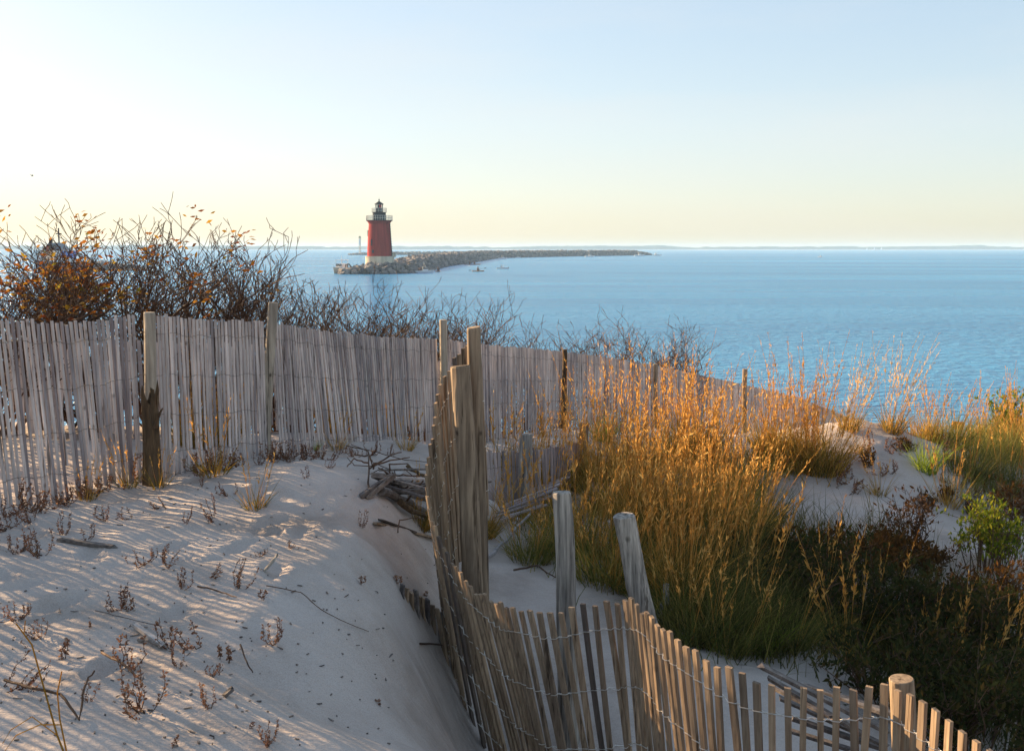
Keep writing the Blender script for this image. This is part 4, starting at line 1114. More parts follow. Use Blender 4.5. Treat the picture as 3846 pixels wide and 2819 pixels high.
# ------------------------------------------------------------------ sprigs on the open sand
def sprig_mesh(seed, nbr, H, spread, flat):
    r = random.Random(seed); P0, P1, R0, R1, pos, dr, sz = [], [], [], [], [], [], []
    for i in range(nbr):
        az = r.uniform(0, 6.283)
        p = np.array([0, 0, -.03]); run = r.uniform(.3, 1) * spread; Ht = H * r.uniform(.55, 1.1)
        n = 7
        for j in range(1, n + 1):
            t = j / n
            q = np.array([math.cos(az) * run * min(1, t * 1.6), math.sin(az) * run * min(1, t * 1.6), flat * t * .02 + Ht * max(0, (t - .3 * flat) / (1 - .3 * flat)) ** 1.3]) + np.array([r.gauss(0, .006) for _ in range(3)])
            P0.append(p); P1.append(q); R0.append(.0032 - .0015 * t); R1.append(.003 - .0015 * t)
            if t > .42:
                for _ in range(7):
                    s_ = r.random(); pos.append(p + (q - p) * s_ + np.array([r.gauss(0, .003) for _ in range(3)])); d = np.array([r.gauss(0, 1), r.gauss(0, 1), r.gauss(.6, .6)]); dr.append(d); sz.append(r.uniform(.012, .026))
            p = q
    return np.array(P0), np.array(P1), R0, R1, np.array(pos), np.array(sz), np.array(dr)
SPR = 'reddish sprigs on the open sand'
sprig_protos = []
def sprig(x, y, kind, scale, label):
    g = G(x, y)
    if kind < len(sprig_protos):
        o = dup(sprig_protos[kind], g, R.uniform(0, 6.28), tuple(scale * .68 * R.uniform(.65, 1.35) for _ in range(3)), label)
        o.rotation_euler = (R.gauss(0, .28), R.gauss(0, .28), R.uniform(0, 6.28)); return o
    o = thing('beach_sprig', g, label, 'plant', SPR)
    spec = [(5, .16, .13, 1), (7, .18, .16, 1), (3, .15, .10, 1), (9, .13, .18, 1), (2, .17, .04, 0)][kind]
    p0, p1, r0, r1, pos, sz, dr = sprig_mesh(400 + kind, *spec)
    mb = MB(); mb.segs(p0 + g, p1 + g, r0, r1); mb.build('stems', M['twig'], o)
    mb = MB(); mb.leaves(pos + g, sz, dr, .55); mb.build('seed_pods', M['weed'], o)
    o.scale = (scale * .68,) * 3; sprig_protos.append(o); return o
named = [(545, 2690, 1, 1.15, 'largest reddish sprig low on the sand slope'), (480, 2520, 0, 1.1, 'spreading reddish sprig above the largest one'), (640, 2440, 2, 1.1, 'upright reddish sprig right of the pale driftwood stick'),
         (455, 2290, 3, .9, 'wide reddish sprig in the middle of the left sand'), (235, 2480, 4, 1.2, 'single upright spiky sprig near the left sand edge')]
for a in named:
    pass
for i, (x, y, k, s_, lab) in enumerate([(480, 2520, 0, 1.1, named[1][4]), (545, 2690, 1, 1.15, named[0][4]), (640, 2440, 2, 1.1, named[2][4]), (455, 2290, 3, .9, named[3][4]), (235, 2480, 4, 1.2, named[4][4])]):
    sprig(x, y, k, s_, lab)
for x, y, k, s_, lab in [
    (540, 2120, 3, .9, 'reddish sprig left of the pair under the striped sand'), (630, 2125, 1, .7, 'reddish sprig right of the pair under the striped sand'), (680, 2210, 0, .95, 'low dark sprig left of the lying brown reed'),
    (800, 2170, 2, .9, 'thin sprig left of the slanting board'), (905, 2210, 1, .95, 'bushy sprig below the slanting board'), (985, 2255, 4, .8, 'single stalk leaning under the slanting board'),
    (1020, 2420, 0, .85, 'lone sprig in the middle of the sand slope'), (740, 2440, 2, .95, 'thin dark sprig above the middle of the slope'), (830, 2480, 4, .9, 'left one of two thin sprigs below the lone sprig'), (865, 2490, 4, .85, 'right one of two thin sprigs below the lone sprig'),
    (790, 2660, 0, .75, 'small sprig right of the largest reddish sprig'), (800, 2545, 3, .4, 'tiny flat tuft above the small sprig'), (670, 2510, 2, .9, 'drooping sprig just right of the spreading one'), (940, 2740, 4, .5, 'tiny stalk low on the slope'),
    (1010, 2800, 3, .6, 'flat dark sprig at the bottom edge of the picture'), (655, 2805, 4, .7, 'pale stalk cut by the bottom edge'), (1430, 2650, 4, .7, 'lone dark sprig near the foreground fence'), (1355, 2200, 4, .75, 'small sprig left of the half buried stubs'),
    (1600, 2240, 4, .6, 'small sprig behind the half buried stubs'), (1490, 2190, 4, .85, 'thin dark stalk at the upper end of the stubs'), (155, 2410, 1, .8, 'left sprig in the light streaks at the left edge'), (60, 2330, 3, .9, 'reddish clump at the left edge in the light streaks'),
    (30, 2600, 1, .9, 'dark reddish clump at the lower left edge'), (330, 2640, 2, .6, 'small reddish stalk above the lying dark root'), (60, 2080, 3, 1.0, 'rusty clump at the left edge below the fence'), (160, 2090, 1, .95, 'rusty clump right of the one at the left edge'),
    (240, 2010, 0, .9, 'rusty clump above the lying dark lath'), (330, 2030, 2, .85, 'thin rusty sprig at the end of the lying dark lath'), (400, 1960, 1, .8, 'rusty sprig under the crest fence left of the stump'), (490, 1950, 2, .8, 'thin rusty sprig in front of the stump'),
    (620, 1910, 1, .8, 'rusty sprig on striped sand right of the stump'), (700, 1960, 0, .7, 'rusty sprig on striped sand below the fence middle'), (800, 1950, 3, .9, 'dense rusty clump in the middle of the striped sand'), (860, 1860, 1, .7, 'rusty sprig between stump and tall pale post'),
    (760, 1830, 2, .7, 'thin rusty sprig close to the fence'), (1150, 1800, 2, .7, 'thin rusty sprig above the driftwood heap'), (1240, 1760, 0, .7, 'rusty sprig left of the driftwood heap top'), (1360, 1980, 0, .7, 'rusty sprig left of the fallen laths'), (1180, 1720, 4, .6, 'rusty stalk at the fence right of the tall pale post'),
    (980, 2090, 3, .4, 'tiny flat sprig above the slanting board'), (1090, 2060, 3, .35, 'tiny flat dark sprig on the upper slope'), (340, 2360, 4, .6, 'single small stalk above the spreading sprig'), (120, 1960, 1, .9, 'rusty clump right under the left end of the fence'), (30, 1990, 3, .9, 'rusty clump at the left edge touching the fence')]:
    sprig(x, y, k, s_, lab)

for k in range(34):
    x = R.uniform(20, 1500); yb = np.interp(x, [0, 300, 560, 1015, 1280, 1500], [1935, 1872, 1800, 1722, 1700, 1692]) + R.uniform(2, 22)
    sprig(x, yb, R.choice([0, 1, 3, 3]), R.uniform(.6, 1.3), 'rusty dry weed growing along the foot of the crest fence')
for k in range(18):
    sprig(R.uniform(3150, 3700), R.uniform(1650, 1880), R.choice([0, 1, 3]), R.uniform(1.0, 2.0), 'small dry plant scattered over the shaded sand mound')
mb = MB(); rl = random.Random(91)
for k in range(330):
    x, y = rl.uniform(0, 1700), rl.uniform(1750, 2815)
    if x > 1500 and y > 2200: continue
    g = G(x, y); q_ = rl.uniform(0, 6.28); L_ = rl.choice([.005, .007, .009, .012, .015, .03]) * rl.uniform(.7, 1.3)
    a_ = np.array([math.cos(q_), math.sin(q_), rl.uniform(-.1, .25)])
    mb.box(g + np.array([0, 0, .003]), L_, min(L_, rl.uniform(.003, .008)), rl.uniform(.002, .006), a_, np.array([-a_[1], a_[0], 0]), (0, 0, 1))
o = mb.build('sand_litter', M['drift']); tag(o, 'tiny chips of wood, straw and shell scattered over the open sand', 'litter', kind='stuff')
# tall dry reed stalks close to the camera at lower left
g = G(240, 2900); o = thing('dry_reed', g, 'tall dry forked reed stalk close by in the lower left corner', 'plant')
mb = MB(); D = g[1]
for pts, r in [([(262, 2880), (215, 2760), (170, 2600), (120, 2420), (60, 2340)], .0035), ([(262, 2880), (225, 2700), (215, 2600), (232, 2520)], .003), ([(225, 2720), (150, 2720), (60, 2760), (10, 2830)], .0022), ([(215, 2760), (120, 2690), (40, 2740), (10, 2790)], .002), ([(120, 2420), (90, 2380), (95, 2330)], .002)]:
    mb.tube([P(x, y, D - .02 * i) for i, (x, y) in enumerate(pts)], [r * (1 - .1 * i) for i in range(len(pts))], 5)
mb.build('stems', M['blade_gold'], o)
stick([on(20, 2600, .04), on(130, 2650, .06), on(230, 2660, .05), on(300, 2720, .02), on(320, 2680, .10), on(360, 2640, .12)], .006, M['twig'], 'dry_branch', 'dark twisting root stem lying in the lower left sand', 'branch')

# ------------------------------------------------------------------ lighthouse
LD = 300.0
lb = P(1427, 1000, LD); LX, LY = lb[0], LD
def zp(y): return P(1427, y, LD)[2]
sc_ = LD / F_PX
lh = thing('lighthouse', (LX, LY, zp(1000)), 'red conical lighthouse with black lantern on a white base at the breakwater end', 'lighthouse')
c = (LX, LY, 0)
mb = MB(); mb.lathe([(54.5 * sc_, zp(1012)), (53.5 * sc_, zp(966)), (54.5 * sc_, zp(965)), (54.5 * sc_, zp(962))], c, 48); mb.build('base', M['concrete'], lh, smooth=False)
mb = MB(); mb.lathe([(46.5 * sc_, zp(962)), (45.5 * sc_, zp(930)), (43 * sc_, zp(890)), (40.8 * sc_, zp(860)), (39.5 * sc_, zp(842)), (40.5 * sc_, zp(838)), (44 * sc_, zp(833)), (47.5 * sc_, zp(829.5))], c, 48)
tower = mb.build('tower', M['red'], lh)
mb = MB(); mb.lathe([(49 * sc_, zp(829.5)), (49 * sc_, zp(827))], c, 48); gal = mb.build('gallery', M['black'], lh)
def railing(parent, r, y0, y1, n, rows, rad=.045):
    mb = MB()
    for k in range(n):
        q = 2 * math.pi * k / n; x, y = LX + r * math.cos(q), LY + r * math.sin(q)
        mb.tube([(x, y, zp(y0)), (x, y, zp(y1))], rad, 4)
    for f in rows:
        z = zp(y0) + (zp(y1) - zp(y0)) * f
        mb.tube([(LX + r * math.cos(q), LY + r * math.sin(q), z) for q in np.linspace(0, 2 * math.pi, 41)], rad, 4, cap=False)
    mb.build('railing', M['rail'], parent)
railing(gal, 48.3 * sc_, 827, 810, 36, (.5, 1.0))
mb = MB(); mb.lathe([(24.5 * sc_, zp(827)), (24.5 * sc_, zp(799)), (26 * sc_, zp(798)), (26 * sc_, zp(796.5))], c, 32); wr = mb.build('watch_room', M['black'], lh)
railing(wr, 27.5 * sc_, 797, 782, 16, (.33, .66, 1.0), .035)
mb = MB(); mb.lathe([(27.8 * sc_, zp(797.5)), (27.8 * sc_, zp(796.6))], c, 32); mb.build('upper_gallery', M['black'], lh)
mb = MB(); mb.lathe([(13.2 * sc_, zp(796.5)), (13.2 * sc_, zp(783)), (14.5 * sc_, zp(782)), (14.5 * sc_, zp(781))], c, 24); mb.build('lantern_wall', M['black'], lh)
mb = MB(); mb.lathe([(12.6 * sc_, zp(781)), (12.6 * sc_, zp(768))], c, 24, cap=False); gl = mb.build('lantern_glass', M['glass'], lh)
mb = MB()
for k in range(10):
    q = 2 * math.pi * k / 10 + .2; mb.tube([(LX + 13.2 * sc_ * math.cos(q), LY + 13.2 * sc_ * math.sin(q), zp(781)), (LX + 13.2 * sc_ * math.cos(q), LY + 13.2 * sc_ * math.sin(q), zp(768))], .05, 4)
mb.build('glazing_bar', M['black'], lh)
mb = MB(); q0, q1 = math.radians(-84), math.radians(-38)
V = [];
for q in np.linspace(q0, q1, 6): V += [(LX + 12.2 * sc_ * math.cos(q), LY + 12.2 * sc_ * math.sin(q), zp(781)), (LX + 12.2 * sc_ * math.cos(q), LY + 12.2 * sc_ * math.sin(q), zp(768))]
mb.add(V, [(2 * i, 2 * i + 2, 2 * i + 3, 2 * i + 1) for i in range(5)]); mb.build('red_pane', M['red_glass'], lh)
mb = MB(); mb.lathe([(.35, zp(781)), (.42, zp(776)), (.3, zp(770))], c, 12); mb.build('lamp', M['black'], lh)
mb = MB(); mb.lathe([(17.2 * sc_, zp(768.3)), (17.2 * sc_, zp(766.6)), (9 * sc_, zp(760.5)), (2.2 * sc_, zp(756)), (1.6 * sc_, zp(754)), (2.6 * sc_, zp(751)), (1.6 * sc_, zp(748.5)), (.3 * sc_, zp(747)), (.3 * sc_, zp(742))], c, 24); mb.build('roof', M['black'], lh)
def tower_r(y): return np.interp(-y, [-962, -930, -890, -860, -842], [46.5, 45.5, 43, 40.8, 39.5]) * sc_
for xo, y0, y1, w, mt in [(1402, 900, 923, 5, 'window'), (1407, 938, 950, 7, 'window'), (1384.0, 865, 888, 3, 'window')]:
    yc = (y0 + y1) / 2; r = tower_r(yc); dx = np.clip((xo - 1427) * sc_ / r, -.99, .99); q = math.asin(dx)
    n_ = np.array([math.sin(q), -math.cos(q), 0]); tn = np.array([math.cos(q), math.sin(q), 0])
    p = np.array([LX, LY, zp(yc)]) + n_ * (r + .02)
    mb = MB(); mb.box(p, w * sc_, .24, (y1 - y0) * sc_, tn, n_); f = mb.build('window_frame', M['black'], lh)
    mb = MB(); mb.box(p + n_ * .10, w * sc_ * .6, .10, (y1 - y0) * sc_ * .82, tn, n_); mb.build('pane', M['window'], f)
mb = MB(); p = P(1478, 962, LD); mb.box((p[0] + .2, LY, zp(957.5)), 10 * sc_, 2.0, 15 * sc_); mb.box((p[0] + .2, LY, zp(949.3)), 12.5 * sc_, 2.4, 1.2 * sc_); mb.build('entry_shed', M['concrete'], lh)
mb = MB(); mb.tube([(LX + 41 * sc_, LY - 1, zp(842)), (LX + 47.6 * sc_, LY - 1, zp(962))], .09, 5)
for k in range(14): mb.tube([(LX + (41 + 6.6 * k / 13) * sc_ - .2, LY - 1, zp(842 + 120 * k / 13)), (LX + (41 + 6.6 * k / 13) * sc_ + .25, LY - 1, zp(842 + 120 * k / 13))], .05, 4)
mb.build('ladder', M['black'], lh)

# ------------------------------------------------------------------ breakwaters
def rocks(path, half, height, n, smin, smax, seed, dens=None):
    r = random.Random(seed); mb = MB()
    path = np.array(path, float); d = np.r_[0, np.cumsum(np.linalg.norm(np.diff(path, axis=0), axis=1))]
    ico = [(0, 0, 1), (.894, 0, .447), (.276, .851, .447), (-.724, .526, .447), (-.724, -.526, .447), (.276, -.851, .447), (.724, .526, -.447), (-.276, .851, -.447), (-.894, 0, -.447), (-.276, -.851, -.447), (.724, -.526, -.447), (0, 0, -1)]
    icf = [(0, 1, 2), (0, 2, 3), (0, 3, 4), (0, 4, 5), (0, 5, 1), (1, 6, 2), (2, 7, 3), (3, 8, 4), (4, 9, 5), (5, 10, 1), (2, 6, 7), (3, 7, 8), (4, 8, 9), (5, 9, 10), (1, 10, 6), (6, 11, 7), (7, 11, 8), (8, 11, 9), (9, 11, 10), (10, 11, 6)]
    ico = np.array(ico)
    for _ in range(n):
        f = r.random() ** (dens or 1.0); s_ = f * d[-1]
        x, y = np.interp(s_, d, path[:, 0]), np.interp(s_, d, path[:, 1])
        i = min(len(path) - 2, int(np.searchsorted(d, s_)) - 1 if s_ > 0 else 0); i = max(0, i)
        t = path[i + 1] - path[i]; t = t / np.linalg.norm(t); nn = np.array([-t[1], t[0]])
        u = r.uniform(-1, 1); hh = np.interp(s_, d, height) if not np.isscalar(height) else height
        hw = np.interp(s_, d, half) if not np.isscalar(half) else half
        zc = SEA + hh * min(1, (1 - abs(u)) * 1.6) - r.uniform(.1, .5)
        s0 = r.uniform(smin, smax)
        a = np.array([s0 * r.uniform(.7, 1.4), s0 * r.uniform(.6, 1.2), s0 * r.uniform(.5, .95)])
        v = ico * a * (1 + np.array([[r.gauss(0, .16)] for _ in range(12)]))
        q = r.uniform(0, 6.28); v = np.c_[v[:, 0] * math.cos(q) - v[:, 1] * math.sin(q), v[:, 0] * math.sin(q) + v[:, 1] * math.cos(q), v[:, 2]]
        tl = r.uniform(-.5, .5); v = np.c_[v[:, 0] * math.cos(tl) - v[:, 2] * math.sin(tl), v[:, 1], v[:, 0] * math.sin(tl) + v[:, 2] * math.cos(tl)]
        mb.add(v + np.array([x + nn[0] * u * hw, y + nn[1] * u * hw, zc]), icf)
    return mb
def mound(path, half, height):
    mb = MB(); V = []; path = np.array(path, float)
    for i, p in enumerate(path):
        t = path[min(i + 1, len(path) - 1)] - path[max(0, i - 1)]; t /= np.linalg.norm(t); nn = np.array([-t[1], t[0]])
        hh = height[i]; hw = half[i]
        for u, z in ((-1.0, -1), (-.45, hh * .8), (.45, hh * .8), (1.0, -1)): V.append((p[0] + nn[0] * u * hw, p[1] + nn[1] * u * hw, SEA + z))
    m = len(path)
    mb.add(V, [(i * 4 + k, (i + 1) * 4 + k, (i + 1) * 4 + k + 1, i * 4 + k + 1) for i in range(m - 1) for k in range(3)] + [(0, 1, 2, 3), tuple((m - 1) * 4 + k for k in (3, 2, 1, 0))])
    return mb
bp = [np.array(p_, float) for p_ in [(-44, 289), (-39, 290), (-35, 294), (-31, 312), (-31, 345), (-31, 390), (-27, 470), (-22, 622), (-17, 740), (31, 880), (112, 1020), (128, 1042)]]
hw = [3, 6, 8, 7.5, 7.5, 7.5, 8, 9, 9, 9, 8, 3]; hh = [1.0, 1.8, 2.4, 2.8, 3.4, 3.8, 4.1, 4.4, 4.5, 4.6, 4.3, 1.2]
br = thing('breakwater', (bp[3][0], bp[3][1], SEA), 'long curved stone breakwater reaching out from the lighthouse', 'breakwater')
mound(bp, hw, hh).build('rubble_core', M['rock_dark'], br)
o = rocks(bp, hw, hh, 4200, .45, 1.15, 51, dens=1.3).build('boulders', M['rock'], br); o['kind'] = 'stuff'
fp = [S(1312, 957.6)[:2], S(1400, 957.4)[:2], S(1600, 957.3)[:2], S(1800, 957.2)[:2], S(2000, 957.0)[:2]]
fb = thing('breakwater', (fp[1][0], fp[1][1], SEA), 'thin low outer breakwater on the horizon left of the lighthouse', 'breakwater')
mound(fp, [4, 8, 8, 8, 8], [1, 2.2, 2.4, 2.4, 2.4]).build('rubble_core', M['rock_dark'], fb)
o = rocks(fp, 8, [.8, 2.2, 2.6, 2.6, 2.8], 900, .8, 1.6, 52).build('boulders', M['rock'], fb); o['kind'] = 'stuff'
# block hut on the breakwater
q = (-21.0, 600.0); mb = MB(); mb.box((P(1741, 950, q[1] * 1.01)[0], q[1] * 1.01, P(1741, 949, q[1])[2]), 42 * q[1] / F_PX, 3, 7 * q[1] / F_PX)
mb.box((P(1741, 950, q[1] * 1.01)[0], q[1] * 1.01, P(1741, 945.3, q[1])[2]), 46 * q[1] / F_PX, 3.5, .25)
tag(mb.build('stone_hut', M['rock_dark'], None, loc=(P(1741, 950, q[1])[0], q[1], SEA + 3)), 'low dark flat block on top of the curved breakwater', 'hut')
# stakes on the breakwater
for x, y0, y1, D, lab in [(1512, 966, 978, 330, 'left thin iron stake on the breakwater near the lighthouse'), (1598, 962, 974, 350, 'right thin iron stake on the breakwater')]:
    mb = MB(); mb.tube([P(x + 3, y1 + 6, D), P(x, y0, D)], .1, 5); tag(mb.build('iron_stake', M['dock'], None, loc=P(x + 3, y1 + 6, D)), lab, 'stake')
# beacon tower on the outer breakwater
BD = fp[1][1] - 1; bx = P(1352, 940, BD)[0]
bt = thing('beacon_tower', (bx, BD, SEA + 2), 'slim lattice beacon tower with a pale green top left of the lighthouse', 'beacon')
mb = MB(); z0, z1 = SEA + 1.5, P(1352, 893, BD)[2]
wb, wt = .85, .7
for i, j in ((-1, -1), (1, -1), (1, 1), (-1, 1)): mb.tube([(bx + i * wb, BD + j * wb, z0), (bx + i * wt, BD + j * wt, z1)], .16, 4)
ks = 8
for k in range(ks):
    za, zb = z0 + (z1 - z0) * k / ks, z0 + (z1 - z0) * (k + 1) / ks
    for (i, j), (i2, j2) in (((-1, -1), (1, -1)), ((1, -1), (1, 1)), ((1, 1), (-1, 1)), ((-1, 1), (-1, -1))):
        mb.tube([(bx + i * wb, BD + j * wb, za), (bx + i2 * wb * .95, BD + j2 * wb * .95, zb)], .09, 4); mb.tube([(bx + i * wb, BD + j * wb, za), (bx + i2 * wb, BD + j2 * wb, za)], .09, 4)
mb.build('lattice', M['rail'], bt)
mb = MB(); mb.lathe([(1.3, z1), (1.3, z1 + .25), (1.0, z1 + .3), (1.0, z1 + 1.2), (.25, z1 + 1.4), (.2, z1 + 1.9)], (bx, BD, 0), 12); mb.build('beacon_head', M['leaf_lime'], bt)
mb = MB(); mb.box((bx, BD - .9, P(1352, 910, BD)[2]), 1.5, .2, 5.5); mb.build('daymark', M['white'], bt)

# ------------------------------------------------------------------ boats
def hull(mb, L, W, H, n=14, c=(0, 0, 0), flare=.25):
    V = []; 
    for i in range(n + 1):
        t = i / n; b_ = W / 2 * (1 - max(0, (t - .45) / .55) ** 2.2); sheer = H * (.78 + .35 * t * t)
        x = L * (t - .5) 
        rows = [(0, -.35 * (1 - t ** 4)), (b_ * .75, -.15), (b_ * (1 - flare * .2), sheer * .55), (b_, sheer)]
        for y, z in rows: V.append((c[0] + x + (z / H) * .06 * L * t * t, c[1] + y, c[2] + z))
        for y, z in rows[::-1][:3]: V.append((c[0] + x + (z / H) * .06 * L * t * t, c[1] - y, c[2] + z))
    k = 7; Fc = []
    for i in range(n):
        for j in range(k): Fc.append((i * k + j, (i + 1) * k + j, (i + 1) * k + (j + 1) % k, i * k + (j + 1) % k))
    Fc.append(tuple(range(k))[::-1]); Fc.append(tuple(n * k + j for j in range(k)))
    mb.add(V, Fc)
def place(o, xy, rot, z=SEA): o.location = (xy[0], xy[1], z); o.rotation_euler = (0, 0, rot); return o
def person_mesh(mb, c, s=1.0):
    c = np.asarray(c, float)
    mb.tube([c + (0, 0, 0), c + np.array((.0, 0, .12)) * s, c + np.array((0, 0, .35)) * s, c + np.array((0, 0, .52)) * s, c + np.array((0, 0, .60)) * s, c + np.array((0, 0, .66)) * s, c + np.array((0, 0, .76)) * s, c + np.array((0, 0, .86)) * s], [.20 * s, .19 * s, .22 * s, .20 * s, .08 * s, .09 * s, .11 * s, .05 * s], 8)
    for sd in (-1, 1): mb.tube([c + np.array((0, sd * .2, .50)) * s, c + np.array((.12, sd * .27, .28)) * s, c + np.array((.36, sd * .2, .22)) * s], [.07 * s, .06 * s, .045 * s], 6)
def motor_boat(name, x, y, L, rot, label, mast=True, tower=False, group=None):
    p = S(x, y); o = thing(name, (0, 0, 0), label, 'boat', group); W = L * .33; H = L * .13
    mb = MB(); hull(mb, L, W, H); mb.build('hull', M['white'], o)
    mb = MB(); mb.box((L * .08, 0, H * 1.15), L * .30, W * .6, H * .55, taper=.85); mb.build('cabin', M['white'], o)
    mb = MB(); mb.box((L * .12, 0, H * 1.62), L * .16, W * .5, H * .42, taper=.75); mb.build('windscreen', M['window'], o)
    mb = MB()
    for i in (-.06, .12):
        for j in (-1, 1): mb.tube([(L * i, j * W * .26, H * 1.2), (L * i * .9, j * W * .24, H * 2.5)], L * .005 + .015, 5)
    mb.box((L * .02, 0, H * 2.55), L * .24, W * .6, H * .08)
    if mast: mb.tube([(L * .02, 0, H * 2.5), (-L * .03, 0, H * 4.6)], .04, 5)
    if tower: mb.tube([(L * .1, W * .2, H * 2.5), (L * .02, W * .3, H * 4.2)], .03, 5); mb.tube([(L * .1, -W * .2, H * 2.5), (L * .0, -W * .3, H * 4.4)], .03, 5)
    mb.build('hardtop', M['rail'], o)
    mb = MB(); mb.box((-L * .53, 0, H * .75), L * .05, W * .16, H * .9); mb.build('outboard_motor', M['black'], o)
    return place(o, p, rot)
def seat_person(xy, z, label, rot=0, s=1.0, group=None):
    mb = MB(); person_mesh(mb, (0, 0, 0), s); o = mb.build('person', M['skin_cloth']); tag(o, label, 'person', group)
    return place(o, xy, rot, z)

motor_boat('motor_boat', 1592, 1024, 5.0, math.radians(8), 'white open motor boat with people aboard beside the breakwater rocks', tower=True)
p = S(1592, 1024)
seat_person((p[0] - 1.3, p[1] - .3), SEA + .55, 'person in dark reddish jacket seated left in the white motor boat')
seat_person((p[0] - .9, p[1] + .35), SEA + .55, 'person in dark reddish jacket standing right of the other in the white motor boat', s=1.1)
def kayak(x, y, L, rot, label, plabel, npp=1):
    p = S(x, y); o = thing('kayak', (0, 0, 0), label, 'kayak'); mb = MB(); hull(mb, L, .7, .30); mb.build('hull', M['kayak'], o)
    mb = MB(); mb.lathe([(.30, .26), (.34, .32), (.27, .33)], (0, 0, 0), 12); mb.build('cockpit_rim', M['black'], o)
    place(o, p, rot)
    for k in range(npp): seat_person((p[0] + (k - (npp - 1) / 2) * 1.9, p[1]), SEA + .15, plabel if npp == 1 else plabel + (' on the left' if k == 0 else ' on the right'), rot, 1.5)
    return p
kayak(1646, 1020, 2.6, 1.2, 'dark kayak end on just right of the white motor boat', 'person paddling the kayak just right of the white motor boat')
kayak(1773, 994, 6.4, .1, 'tandem kayak nearest the curve of the breakwater', 'person in the tandem kayak nearest the breakwater', 2)
pk = kayak(1795, 1019.5, 3.4, .3, 'lone kayak in the middle of the calm water', 'person holding a paddle in the lone kayak on calm water')
mb = MB(); mb.tube([(pk[0] - 2.2, pk[1], SEA + .35), (pk[0], pk[1] - .4, SEA + .7), (pk[0] + 2.0, pk[1] + .3, SEA + .95)], .035, 5); mb.box((pk[0] - 2.3, pk[1], SEA + .34), .5, .05, .2); mb.box((pk[0] + 2.1, pk[1] + .3, SEA + .97), .5, .05, .2)
tag(mb.build('paddle', M['dock'], None, loc=(pk[0], pk[1], SEA + .6)), 'double bladed paddle held over the lone kayak', 'paddle')
BT = 'small boats fishing along the breakwater'
motor_boat('motor_boat', 1888, 1009, 3.6, 2.9, 'small white boat with dark cabin in the middle of the calm water', mast=False, group=BT)
motor_boat('motor_boat', 1887, 971.5, 5.6, 0.1, 'small white boat nearest the curve of the breakwater wall', group=BT)
motor_boat('motor_boat', 1945, 968.0, 3.6, 0.3, 'faint tiny boat under the breakwater right of the curve', group=BT)
motor_boat('motor_boat', 2214, 964.2, 7.0, 0.1, 'white boat in front of the middle of the straight breakwater', group=BT)
motor_boat('motor_boat', 2400, 961.0, 8.4, 0.1, 'white boat close to the outer end of the breakwater', group=BT)
motor_boat('motor_boat', 2466, 959.8, 7.6, 3.3, 'white boat just beyond the tip of the breakwater', group=BT)
motor_boat('fishing_boat', 3081, 965.5, 3.6, 0.6, 'lone small dark boat on open water at the right', group=None)
motor_boat('fishing_boat', 2602, 937.6, 26, 0.1, 'tiny distant boat under the far shore with a white wake', mast=True)
for x in (3256, 3284, 3310):
    p = P(x, 934, 3850); o = thing('sail_boat', (p[0], p[1], SEA), {3256: 'leftmost of three tiny pale sails under the far shore', 3284: 'middle and brightest of three tiny pale sails under the far shore', 3310: 'rightmost of three tiny pale sails under the far shore'}[x], 'sailboat', 'pale sails under the far shore')
    mb = MB(); mb.add([(p[0] - 2.5, p[1], SEA + 1.5), (p[0] + 2.5, p[1], SEA + 1.5), (p[0] + .6, p[1], SEA + 9.5), (p[0] - 2.5, p[1] + .3, SEA + 1.5), (p[0] + 2.5, p[1] + .3, SEA + 1.5), (p[0] + .6, p[1] + .3, SEA + 9.5)], [(0, 1, 2), (5, 4, 3), (0, 3, 4, 1), (1, 4, 5, 2), (2, 5, 3, 0)]); mb.build('sail', M['white'], o)
    mb = MB(); hull(mb, 7, 2.2, 1.2, c=(p[0], p[1], SEA)); mb.build('hull', M['white'], o)

# docked boat and landing left of the lighthouse
p = S(1285, 1026); D = p[1]; k = D / F_PX
db = thing('work_boat', (0, 0, 0), 'white boat with canopy moored bow towards us at the landing left of the lighthouse', 'boat')
mb = MB(); hull(mb, 7.5, 2.9, 1.5); mb.build('hull', M['concrete'], db)
mb = MB(); mb.box((-.2, 0, 2.0), 3.2, 2.0, 1.0, taper=.9); mb.build('cabin', M['white'], db)
mb = MB(); mb.box((1.3, 0, 2.2), .3, 1.6, .55); mb.build('windscreen', M['window'], db)
mb = MB()
for i in (-1.6, 1.2):
    for j in (-.95, .95): mb.tube([(i, j, 1.6), (i, j, 3.5)], .06, 5)
mb.box((-.2, 0, 3.5), 3.2, 2.2, .1); mb.tube([(-.2, 0, 3.5), (-.2, 0, 4.7)], .05, 5)
for j in (-1.1, 0, 1.1): mb.tube([(1.4, j, 1.9), (2.4, j * .7, 2.3)], .04, 4)
mb.build('canopy', M['white'], db)
place(db, S(1283, 1026), math.radians(-112))
ld = thing('landing_stage', (P(1345, 1010, 292)[0], 292, SEA), 'dark timber landing stage with posts beside the docked boat', 'pier')
mb = MB(); a, c_ = P(1290, 1015, 292), P(1358, 1009, 296); mb.box((a + c_) / 2, np.linalg.norm(c_ - a), 3.0, .45); mb.build('deck', M['dock'], ld)
for i, x in enumerate((1298, 1306, 1316, 1318, 1327, 1340)):
    mb = MB(); t = P(x, [992, 994, 1000, 1003, 1000, 992][i], 292); mb.tube([(t[0], t[1] + (i % 2) * 2 - 1, SEA - 1), t], .13, 6); mb.build('pile', M['dock'], ld)
mb = MB(); c0 = P(1307, 1006, 292)
mb.tube([c0 + np.array((math.cos(q) * .65, 0, math.sin(q) * 1.0)) for q in np.linspace(0, math.pi, 12)], .14, 6); mb.build('ladder_hoop', M['dock'], ld)
mb = MB(); a, c_ = P(1358, 1003, 294), P(1376, 996, 298)
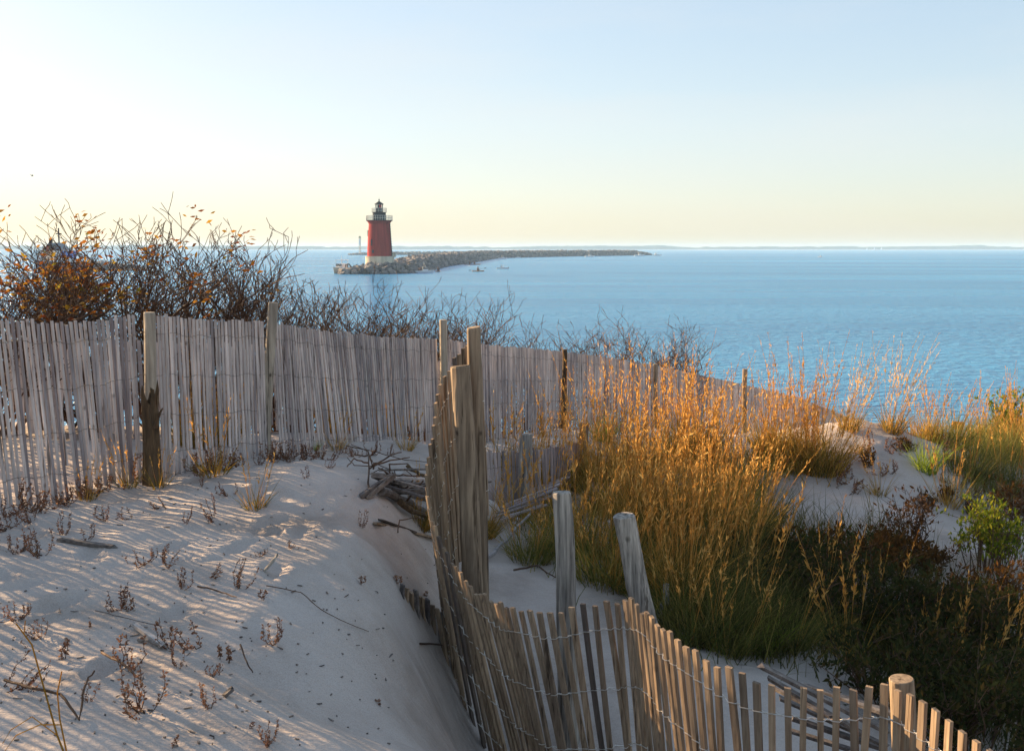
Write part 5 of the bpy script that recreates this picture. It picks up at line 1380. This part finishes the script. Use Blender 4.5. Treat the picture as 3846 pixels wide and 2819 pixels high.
mb.box(P(1350, 999, 296), 46 * 296 / F_PX, .3, 7.5 * 296 / F_PX); mb.build('side_wall', M['rail'], ld)
mb = MB(); mb.tube([P(1322, 1004, 291), P(1310, 989, 291)], .09, 5); mb.build('davit', M['dock'], ld)

# vessel and rocky jetty behind the leafy shrubs at far left
JD = 330.0; jx = P(290, 1020, JD)[0]
jp = [np.array([P(x, 1000, JD)[0], JD + dy]) for x, dy in ((150, 4), (250, 6), (360, 6), (440, 4), (520, 2))]
jt = thing('rock_jetty', (jx, JD, SEA), 'low rocky jetty at far left seen through the leafy shrubs', 'jetty')
mound(jp, [5, 6, 6, 5, 2], [1.6, 2.0, 2.0, 1.6, .5]).build('rubble_core', M['rock_dark'], jt)
o = rocks(jp, 5.5, [1.6, 2.2, 2.2, 1.7, .6], 220, .6, 1.2, 53).build('boulders', M['rock'], jt); o['kind'] = 'stuff'
fv = thing('ferry', (0, 0, 0), 'grey hulled work vessel with blue and white sides seen bow on through the shrubs', 'ship')
mb = MB(); hull(mb, 26, 9.0, 2.9, flare=.6); mb.build('hull', M['grey_hull'], fv)
for s_ in (-1, 1):
    mb = MB(); mb.box((3, s_ * 3.1, 4.6), 8, 2.2, 2.9); mb.build('side_house', M['white'], fv)
mb = MB(); mb.box((3, 4.0, 4.8), 8.06, .5, 2.0); mb.build('blue_panel', M['blue'], fv)
mb = MB(); mb.box((2, 0, 7.0), 5, 5.4, 2.2, taper=.55); mb.build('bridge', M['grey_hull'], fv)
mb = MB(); mb.box((4.6, 0, 7.2), .25, 2.6, .7); mb.build('bridge_window', M['window'], fv)
mb = MB(); mb.box((4.7, -1.3, 6.4), .3, .6, 1.6); mb.build('red_lifebuoy_rack', M['red'], fv)
mb = MB(); mb.tube([(1.5, .6, 8.0), (1.5, .6, 12.2)], .22, 6); mb.box((1.5, .6, 10.6), .5, 1.5, .3); mb.tube([(1.5, -1.8, 7.6), (1.5, -1.8, 9.2)], .5, 8); mb.build('mast', M['black'], fv)
place(fv, (jx, JD - 12), math.radians(-94))
# a gull far out over the bay
mb = MB(); c0 = P(121, 661, 140)
mb.tube([c0 + (-.15, 0, 0), c0, c0 + (.18, 0, .02)], [.01, .045, .015], 6)
mb.add([c0 + (-.05, -.02, .03), c0 + (.08, -.02, .03), c0 + (-.02, -.35, .16), c0 + (-.12, -.33, .15), c0 + (.08, .02, .03), c0 + (-.05, .02, .03), c0 + (-.12, .35, .18), c0 + (-.02, .36, .18)], [(0, 1, 2, 3), (4, 5, 6, 7)])
tag(mb.build('seagull', M['rock_dark'], None, loc=c0), 'lone gull gliding in the pale sky above the leafy shrubs', 'bird')

# ------------------------------------------------------------------ the hazy air over the bay
b = MB(); b.box((0, 2100, (SEA - 16 + 16.6) / 2), 13000, 6400, 16.6 - (SEA - 16))
hzm, n_, l_, out_ = nodes_of('haze_air')
pv = n_.new('ShaderNodeVolumePrincipled'); pv.inputs['Color'].default_value = (0.55, 0.78, 1.0, 1); pv.inputs['Density'].default_value = 0.0002; pv.inputs['Anisotropy'].default_value = 0.0
l_.new(pv.outputs[0], out_.inputs['Volume'])
hb_ = b.build('haze', hzm); hb_['kind'] = 'stuff'
